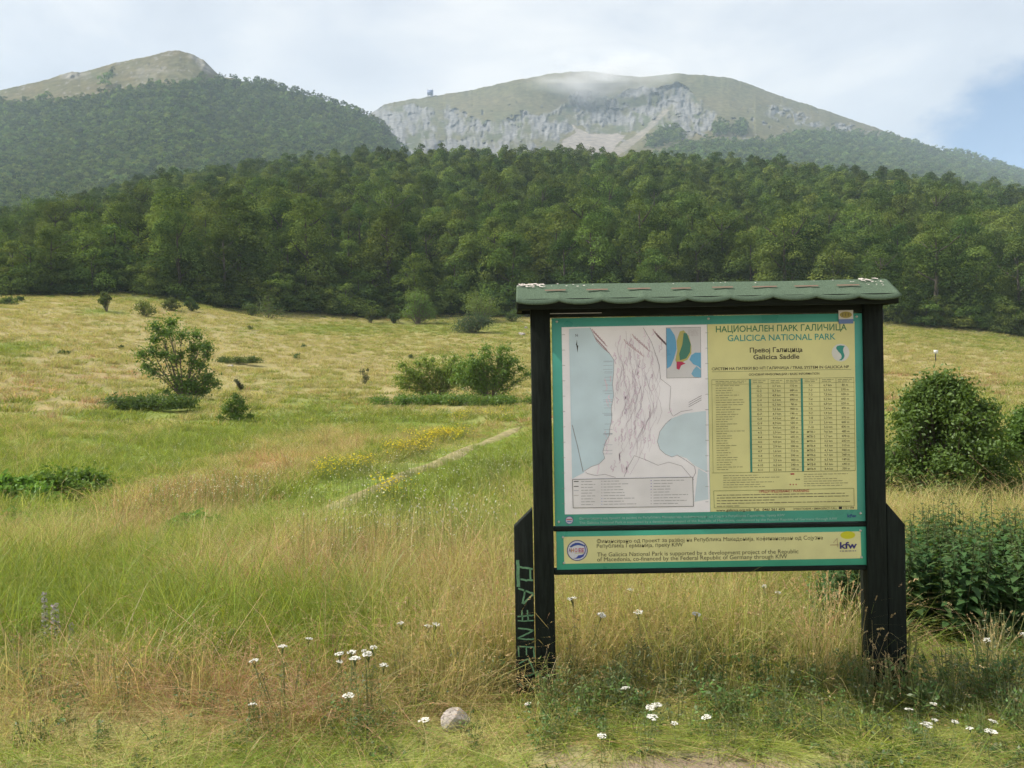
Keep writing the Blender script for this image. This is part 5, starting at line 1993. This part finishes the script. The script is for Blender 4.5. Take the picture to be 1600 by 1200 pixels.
    # speckle of small flowers further off
    def flower(col, n_, size):
        r = np.random.default_rng(int(col[2]*1000)+n_)
        P_ = np.column_stack([r.normal(0, 0.14, n_), r.normal(0, 0.14, n_), 0.36+0.08*r.normal(size=n_)])
        V, Q = leaves_np(P_, unit(np.array([0, -0.25, 1.0])+0.3*r.normal(size=(n_, 3))), size, r, 0.9)
        acc = Acc()
        acc.add(V, Q, np.array(col))
        for p in P_:
            acc.add(*tube_np([(p[0]*0.8, p[1]*0.8, 0), tuple(p)], 0.0022, 3), col=(0.26, 0.31, 0.10))
        return acc.mesh('meadow_flower', [M_grass])
    protos = [flower((0.62, 0.62, 0.52), 9, 0.024), flower((0.62, 0.62, 0.50), 6, 0.027), flower((0.72, 0.58, 0.03), 26, 0.046)]
    Pf, Kf = [], []
    for cx, cy, a, b, sl, k, cnt in [(640, 745, 130, 16, -.2, 0, 90), (760, 760, 60, 22, -.2, 0, 90), (330, 800, 120, 30, -.2, 0, 120), (600, 800, 140, 16, -.1, 0, 60), (690, 890, 130, 22, 0, 0, 60), (560, 925, 120, 22, 0, 0, 30),
                                     (560, 660, 150, 20, 0.05, 0, 70), (430, 700, 160, 28, -.2, 0, 90), (180, 740, 200, 30, -.2, 0, 30), (690, 690, 40, 10, -.1, 2, 46), (640, 712, 40, 7, -.2, 2, 26), (540, 745, 40, 8, -.2, 2, 16), (740, 655, 60, 8, 0, 2, 16), (620, 800, 30, 8, 0, 2, 8),
                                     (480, 620, 200, 20, 0, 2, 24), (720, 650, 90, 14, 0, 0, 40), (250, 690, 160, 20, -.2, 0, 36)]:
        for _ in range(int(cnt*(0.7 if k == 0 else 1))):
            dx, dy = rng.normal()*a*0.55, rng.normal()*b*0.55
            if cy+dy+sl*dx > 500:
                p = at(cx+dx, cy+dy+sl*dx)
                Pf.append(tuple(p))
                Kf.append(k if k == 2 else int(rng.integers(0, 2)))
    n = len(Pf)
    s = np.array([0.75*min(1.25, 0.55+p[1]/40) for p in Pf])
    sz = np.array([float(height_map(0, p[1]))/0.36*1.30 for p in Pf])
    scatter('wildflowers', Pf, np.column_stack([np.zeros((n, 2)), rng.uniform(0, 6.28, n)]), np.column_stack([s, s, sz]), Kf, protos, 'white and yellow wildflowers speckling the grass', 'wildflowers')


for q_ in ((78, 1016), (112, 1016)):
    c_ = at(*q_)
    CLEAR.append((c_.x, c_.y-0.25, 0.16, 0.42))
CLEAR.append((3.0, 4.85, 1.0, 1.0))
CLEAR.append((1.62, 4.75, 0.22, 0.5))
meadow_grass()


# ------------------------------------------------------------------ foreground plants one can count
def yarrows():
    r = np.random.default_rng(77)
    white = leafy('white_petal', 0.25, 0.08, 0.02, 0.005, (1, 1, 1))
    kinds = []
    for k in range(4):
        st, hd = Acc(), Acc()
        top = np.array([r.normal(0, .02), r.normal(0, .02), 0.34])
        st.add(*tube_np([(0, 0, -0.03), top*0.5+[0.01, 0, 0], top], [0.0020, 0.0017, 0.0013], 5), col=(0.27, 0.31, 0.13))
        for q in range(7):
            a = r.uniform(0, 6.28)
            rr = 0.017*math.sqrt(r.uniform(0, 1))
            e = top + np.array([rr*math.cos(a), rr*math.sin(a), 0.022])
            st.add(*tube_np([top-[0, 0, 0.02], e], 0.0012, 3), col=(0.16, 0.19, 0.08))
        n = 44
        a = r.uniform(0, 6.28, n)
        rr = 0.023*np.sqrt(r.uniform(0, 1, n))
        P = top + np.column_stack([rr*np.cos(a), rr*np.sin(a)*0.9, 0.024-9*rr**2+r.normal(0, .0018, n)])
        V, Q = leaves_np(P, unit(np.array([0, 0, 1.])+0.35*r.normal(size=(n, 3))), 0.0095, r, 0.95)
        hd.add(V, Q, np.array((0.74, 0.73, 0.67)))
        n = 60
        t = r.uniform(0.1, 0.85, n)
        a = r.uniform(0, 6.28, n)
        P = top*t[:, None] + np.column_stack([np.cos(a), np.sin(a), np.full(n, 0.3)])*r.uniform(0.01, 0.045, (n, 1))
        V, Q = leaves_np(P, unit(r.normal(size=(n, 3))+[0, 0, .6]), 0.018, r, 0.2)
        st.add(V, Q, np.array((0.12, 0.17, 0.07)))
        kinds.append((st.mesh('stem', [M_grass]), hd.mesh('flower_head', [white])))
    GL = 'white flat topped yarrow flower in the cluster in the grass left of the board'
    GF = 'white yarrow flower low in the weeds right in front of the board'
    GB = 'white yarrow flower standing in the dry grass behind the board posts'
    GRR = 'white yarrow flower in the low verge right of the board'
    lst = [(p, GL, 'yarrow left of the board', 0.34) for p in [(540, 1013), (549, 1021), (577, 1016), (586, 1011), (520, 1030), (534, 1028), (561, 1031), (600, 1012), (641, 971), (650, 977), (658, 972), (590, 1034), (420, 1026), (434, 1013), (470, 998)]]
    lst += [(p, GF, 'yarrow in front of the board', 0.17) for p in [(978, 1079), (989, 1076), (1013, 1101), (1020, 1103), (1016, 1121), (1123, 1116), (1056, 1130), (936, 1146)]]
    lst += [(p, GB, 'yarrow behind the board', 0.42) for p in [(1084, 957), (1208, 919), (907, 937), (1004, 953), (991, 921), (1214, 927), (902, 945)]]
    lst += [(p, GRR, 'yarrow right of the board', 0.16) for p in [(1461, 1099), (1424, 1111), (1484, 1125), (1455, 1127), (1462, 1135), (1446, 1137), (1431, 1130), (1527, 1121), (1547, 1139), (1533, 1141), (1572, 981), (1582, 989), (1596, 993)]]
    lst += [((382, 1103), 'lone white yarrow flower low in the rusty grass far left of the board', None, 0.22), ((552, 1079), 'single white yarrow flower above the low green clump left of the stone', None, 0.28),
            ((660, 1124), 'white yarrow flower touching the left side of the grey stone', None, 0.10), ((832, 1098), 'small white yarrow flower at the foot of the left post', None, .12)]
    for (px, py), lab, grp, h in lst:
        U, V = deroll(px, py)
        h = h*r.uniform(0.9, 1.12)
        if py < 1000 and px > 1500:
            h = 0.42
        d = (EYE - h)/(-float(V))
        x = float(U)*d
        e = empty('yarrow', (x, d, float(ground_z(x, d))), lab, 'flower', grp, r.uniform(0, 6.28))
        w_ = r.uniform(0.6, 1.15)
        e.scale = (w_, w_, h/0.36)
        e.rotation_euler = (r.normal(0, .10), r.normal(0, .10), r.uniform(0, 6.28))
        s, f = kinds[r.integers(0, 4)]
        new_obj('stem', s, e)
        new_obj('flower_head', f, e)


yarrows()


def tussocks():
    r = np.random.default_rng(515)

    def one(seed, n, h, out, gold, heads):
        q = np.random.default_rng(seed)
        a = Acc()
        for i in range(n):
            az = q.uniform(0, 6.283)
            H = h*q.uniform(.55, 1.1)
            le = abs(q.normal(0, out))*H
            b = np.array([q.normal(0, .035), q.normal(0, .035), -.03])
            d = np.array([math.cos(az), math.sin(az), 0])
            t = np.linspace(0, 1, 6)[:, None]
            top = q.uniform(.0, .25)*le
            P = b + d*le*t**2 + np.array([0, 0, 1.])*(H*t - top*t**3)
            sd = np.array([-d[1], d[0], 0])*q.uniform(.0011, .0024)*(1-.75*t)
            V = np.concatenate([P-sd, P+sd])
            c = (np.array((.52, .43, .22)) if q.uniform() < gold else np.array((.20, .27, .06)))*q.uniform(.75, 1.2)
            a.add(V, [(k, k+1, k+7, k+6) for k in range(5)], c)
            if q.uniform() < heads:
                u = unit(P[-1]-P[-2])
                ln = q.uniform(.045, .085)
                m = 12
                s_ = q.uniform(0, 1, m)
                off = q.normal(size=(m, 3))*(.0035*np.sin(s_*2.6+.4))[:, None]
                Q0 = P[-1] + u*(s_*ln)[:, None] - np.array([0, 0, .25])*(s_**2*ln)[:, None] + off
                dd = unit(u + .35*q.normal(size=(m, 3)))
                bb = unit(np.cross(dd, q.normal(size=(m, 3))))
                L = .014
                W2 = np.stack([Q0-dd*L*.5, Q0+bb*L*.17, Q0+dd*L*.5, Q0-bb*L*.17], 1).reshape(-1, 3)
                a.add(W2, np.arange(m*4).reshape(-1, 4), np.array((.56, .42, .24))*q.uniform(.8, 1.15))
        return a.mesh('grass_tussock', [M_grass])
    kinds = [one(1, 85, .56, .42, .85, .55), one(2, 70, .48, .6, .9, .6), one(3, 75, .62, .35, .55, .5), one(4, 26, .40, .7, .95, .8)]
    GO = 'golden seeding grass tussock in the thick growth left of the board posts'
    GU = 'pale seeding grass tussock in the growth seen under the panels between the posts'
    GR_ = 'arching seed headed grass tussock leaning against the right post'
    lst = [(768, 4.22, 0, GO, 1.0), (722, 4.12, 1, GO, .95), (676, 4.2, 0, GO, .9), (640, 4.05, 1, GO, .8), (800, 4.2, 0, GO, .85), (745, 3.98, 3, GO, .9), (695, 3.92, 1, GO, .7), (610, 4.3, 1, GO, .85), (780, 4.45, 2, GO, 1.0),
           (905, 4.35, 1, GU, .9), (950, 4.42, 0, GU, .85), (1010, 4.38, 1, GU, .9), (1070, 4.45, 2, GU, .9), (1150, 4.5, 2, GU, 1.0), (1195, 4.4, 2, GU, 1.05), (890, 4.2, 1, GU, .75), (985, 4.22, 3, GU, 1.0), (1120, 4.3, 3, GU, 1.0),
           (1250, 4.22, 0, GR_, .95), (1292, 4.18, 0, GR_, 1.0), (1325, 4.15, 2, GR_, .9), (1345, 3.96, 3, GR_, 1.0), (1372, 3.9, 3, GR_, .85), (1276, 4.05, 1, GR_, .9), (1400, 3.95, 3, GR_, .7)]
    lst += [(845, 3.88, 3, 'few arching dry grass stems crossing the foot of the left post', .75), (1545, 4.2, 1, 'straw coloured tussock low in front of the nettles at the right', .7), (150, 3.95, 1, 'pale dry tussock low in the grass at the far left', .75), (300, 4.1, 1, 'reddish dry tussock in the rusty grass left of the white flowers', .8)]
    gn = {GO: 'tussocks left of the board', GU: 'tussocks between the posts', GR_: 'tussocks by the right post'}
    for px, y, k, lab, sc_ in lst:
        x = (px-800)/F*y
        o = new_obj('grass_tussock', kinds[k], None, (x, y, float(ground_z(x, y))), lab, 'grass tussock', gn.get(lab))
        o.rotation_euler = (0, 0, r.uniform(0, 6.28))
        o.scale = (sc_, sc_, sc_)


tussocks()


def blade_leaf(acc, base, d, up, L, w, col, droop=0.35):
    """one ovate leaf folded along its rib"""
    base, d, up = np.array(base), np.array(d, float), np.array(up, float)
    s = np.cross(d, up)

    def p(t, q):
        return base + d*L*t + s*w*q + up*(-droop*L*t*t + abs(q)*w*0.25)
    V = [p(0, 0), p(.3, -.5), p(.3, 0), p(.3, .5), p(.65, -.36), p(.65, 0), p(.65, .36), p(1, 0)]
    acc.add(V, [(0, 2, 1), (0, 3, 2), (4, 5, 7), (5, 6, 7)], col)
    acc.add(V, [(1, 2, 5, 4), (2, 3, 6, 5)], col)


def nettles():
    r = np.random.default_rng(88)
    kinds = []
    for k in range(6):
        st, lf = Acc(), Acc()
        H = 0.72
        bend = r.normal(0, 0.03, 2)
        path = [(0, 0, -0.03), (bend[0]*.4, bend[1]*.4, H*.5), (bend[0], bend[1], H)]
        st.add(*tube_np(path, [0.004, 0.0034, 0.0015], 5), col=(0.09, 0.12, 0.05))
        a0 = r.uniform(0, 6.28)
        n = 19
        for q in range(n):
            t = 0.10 + 0.9*q/(n-1)
            a = a0 + q*1.57 + r.normal(0, .25)
            L = np.interp(t, [0, .45, .75, 1], [.085, .10, .068, .018])*r.uniform(.85, 1.25)
            for o in (0, math.pi):
                d = np.array([math.cos(a+o)*.94, math.sin(a+o)*.94, r.uniform(-0.15, 0.35)])
                d = d/np.linalg.norm(d)
                u = unit(np.array([0, 0, 1.0]) - d*d[2])
                c = np.array((0.045, 0.09, 0.032))*(1-.5*t) + np.array((0.085, 0.14, 0.048))*(.5*t+.25*r.uniform())
                zz = np.array([bend[0]*t, bend[1]*t, H*t])
                blade_leaf(lf, zz + d*0.012, d, u, L, L*.62, c, r.uniform(.2, .6))
                if t > .55:
                    for _ in range(3):
                        P = zz + d*r.uniform(.005, .03) + [0, 0, r.uniform(-.012, .012)]
                        V, Q = leaves_np(P[None], unit(r.normal(size=(1, 3))), 0.011, r, .6)
                        lf.add(V, Q, np.array((0.13, 0.15, 0.07)))
        kinds.append((st.mesh('stem', [M_grass]), lf.mesh('leaves', [M_leaf])))
    LR = 'leafy dark green nettle stem in the dense stand right of the board'
    LB = 'nettle stem in the stand seen under the board beside the right post'
    pts = []
    for _ in range(185):
        y = 4.65 + 1.3*r.uniform()
        px = r.uniform(1408, 1640)
        pts.append((px, y, LR, 'nettles right of the board'))
    for _ in range(48):
        pts.append((r.uniform(1268, 1352), r.uniform(4.75, 5.5), LB, 'nettles under the board'))
    for i, (px, y, lab, grp) in enumerate(pts):
        x = (px-800)/F*y
        e = empty('nettle', (x, y, float(ground_z(x, y))), lab, 'nettle', grp, r.uniform(0, 6.28))
        s = r.uniform(.68, 1.0)*(1.0 if px > 1300 else 0.85)*np.interp(px, [1268, 1330, 1420, 1640], [.7, .86, 1, .98])
        e.scale = (s, s, s)
        e.rotation_euler = (r.normal(0, .08), r.normal(0, .08), r.uniform(0, 6.28))
        a, b = kinds[i % 6]
        new_obj('stem', a, e)
        new_obj('leaves', b, e)


nettles()


def spike_plant():
    r = np.random.default_rng(99)
    fl = leafy('dusty_flower', 0.2, 0.1, 0.02, 0.01, (1, 1, 1))
    for (px, pt, pb, lab) in [(71, 928, 1004, 'tallest dusty lilac flower spike in the green grass at the left'), (87, 946, 1006, 'broad middle dusty lilac flower spike at the left'), (112, 978, 1010, 'shortest lilac flower spike, right of the other two at the left')]:
        p = at(px, pb+14)
        H = (pb+14-pt)*p.y/F
        e = empty('flower_spike', p, lab, 'flower')
        st, hd = Acc(), Acc()
        st.add(*tube_np([(0, 0, -.03), (0.004, 0, H*.5), (0, 0, H)], [.004, .0035, .002], 5), col=(.17, .18, .10))
        n = 150
        t = r.uniform(.35, 1, n)
        a = r.uniform(0, 6.28, n)
        lev = np.round(t*9)/9
        w = (0.030 if px == 87 else 0.020)*(1.15-.6*t)
        P = np.column_stack([w*np.cos(a), w*np.sin(a), H*lev+r.normal(0, .006, n)])
        V, Q = leaves_np(P, unit(np.column_stack([np.cos(a), np.sin(a), np.full(n, .4)])+.4*r.normal(size=(n, 3))), .018, r, .6)
        c = np.where(r.uniform(0, 1, (n, 1)) < .5, np.array([[.44, .35, .43]]), np.array([[.46, .46, .40]]))
        hd.add(V, Q, c)
        for q in range(12):
            a = r.uniform(0, 6.28)
            d = np.array([math.cos(a)*.9, math.sin(a)*.9, .3])
            blade_leaf(st, (0, 0, H*r.uniform(.08, .4)), unit(d), unit(np.array([0, 0, 1.])-d*.3), .06, .026, np.array((.15, .20, .08)))
        new_obj('stem', st.mesh('stem', [M_grass]), e)
        new_obj('blossom', hd.mesh('blossom', [fl]), e)


spike_plant()


# ------------------------------------------------------------------ air
HAZE = 0.00024


def haze():
    a = Acc()
    a.box(-1500, 1500, -60, 2900, -60, 640)
    m = bpy.data.materials.new('haze_air')
    m.use_nodes = True
    t = m.node_tree
    t.nodes.clear()
    v = N(t, 'ShaderNodeVolumePrincipled')
    v.inputs['Color'].default_value = (0.66, 0.83, 1.0, 1)
    v.inputs['Density'].default_value = HAZE
    v.inputs['Anisotropy'].default_value = 0.0
    o = N(t, 'ShaderNodeOutputMaterial')
    t.links.new(v.outputs[0], o.inputs['Volume'])
    ob = new_obj('haze', a.mesh('haze', [m]), label='thin blue summer haze between the viewer and the mountains', kind='stuff')


haze()


def cloud_wisp():  # wisp of cloud on the summit, a volume inside the haze box
    c = on_mountain(MR, [935], [135])[0]
    a = Acc()
    import bmesh
    bm = bmesh.new()
    bmesh.ops.create_icosphere(bm, subdivisions=3, radius=1)
    me = bpy.data.meshes.new('cloud_wisp')
    bm.to_mesh(me)
    bm.free()
    m = bpy.data.materials.new('summit_cloud')
    m.use_nodes = True
    t = m.node_tree
    t.nodes.clear()
    tc = N(t, 'ShaderNodeTexCoord')
    n = N(t, 'ShaderNodeTexNoise')
    n.inputs['Scale'].default_value = 1.7
    n.inputs['Detail'].default_value = 4
    t.links.new(tc.outputs['Object'], n.inputs['Vector'])
    ln = N(t, 'ShaderNodeVectorMath', operation='LENGTH')
    t.links.new(tc.outputs['Object'], ln.inputs[0])
    fall = math_n(t, 'SUBTRACT', 1.0, ln.outputs['Value'], True)
    nz = math_n(t, 'MULTIPLY', math_n(t, 'SUBTRACT', n.outputs[0], 0.42), 3.5, True)
    den = math_n(t, 'MULTIPLY', math_n(t, 'MULTIPLY', fall, nz), 0.055)
    v = N(t, 'ShaderNodeVolumePrincipled')
    v.inputs['Color'].default_value = (0.96, 0.97, 1.0, 1)
    t.links.new(den, v.inputs['Density'])
    o = N(t, 'ShaderNodeOutputMaterial')
    t.links.new(v.outputs[0], o.inputs['Volume'])
    me.materials.append(m)
    ob = new_obj('cloud_wisp', me, None, (float(c[0]), float(c[1])-25, float(c[2])+4), 'thin wisp of white cloud clinging to the summit of the rocky mountain', None, None, 'stuff')
    ob.scale = (135, 80, 50)


cloud_wisp()
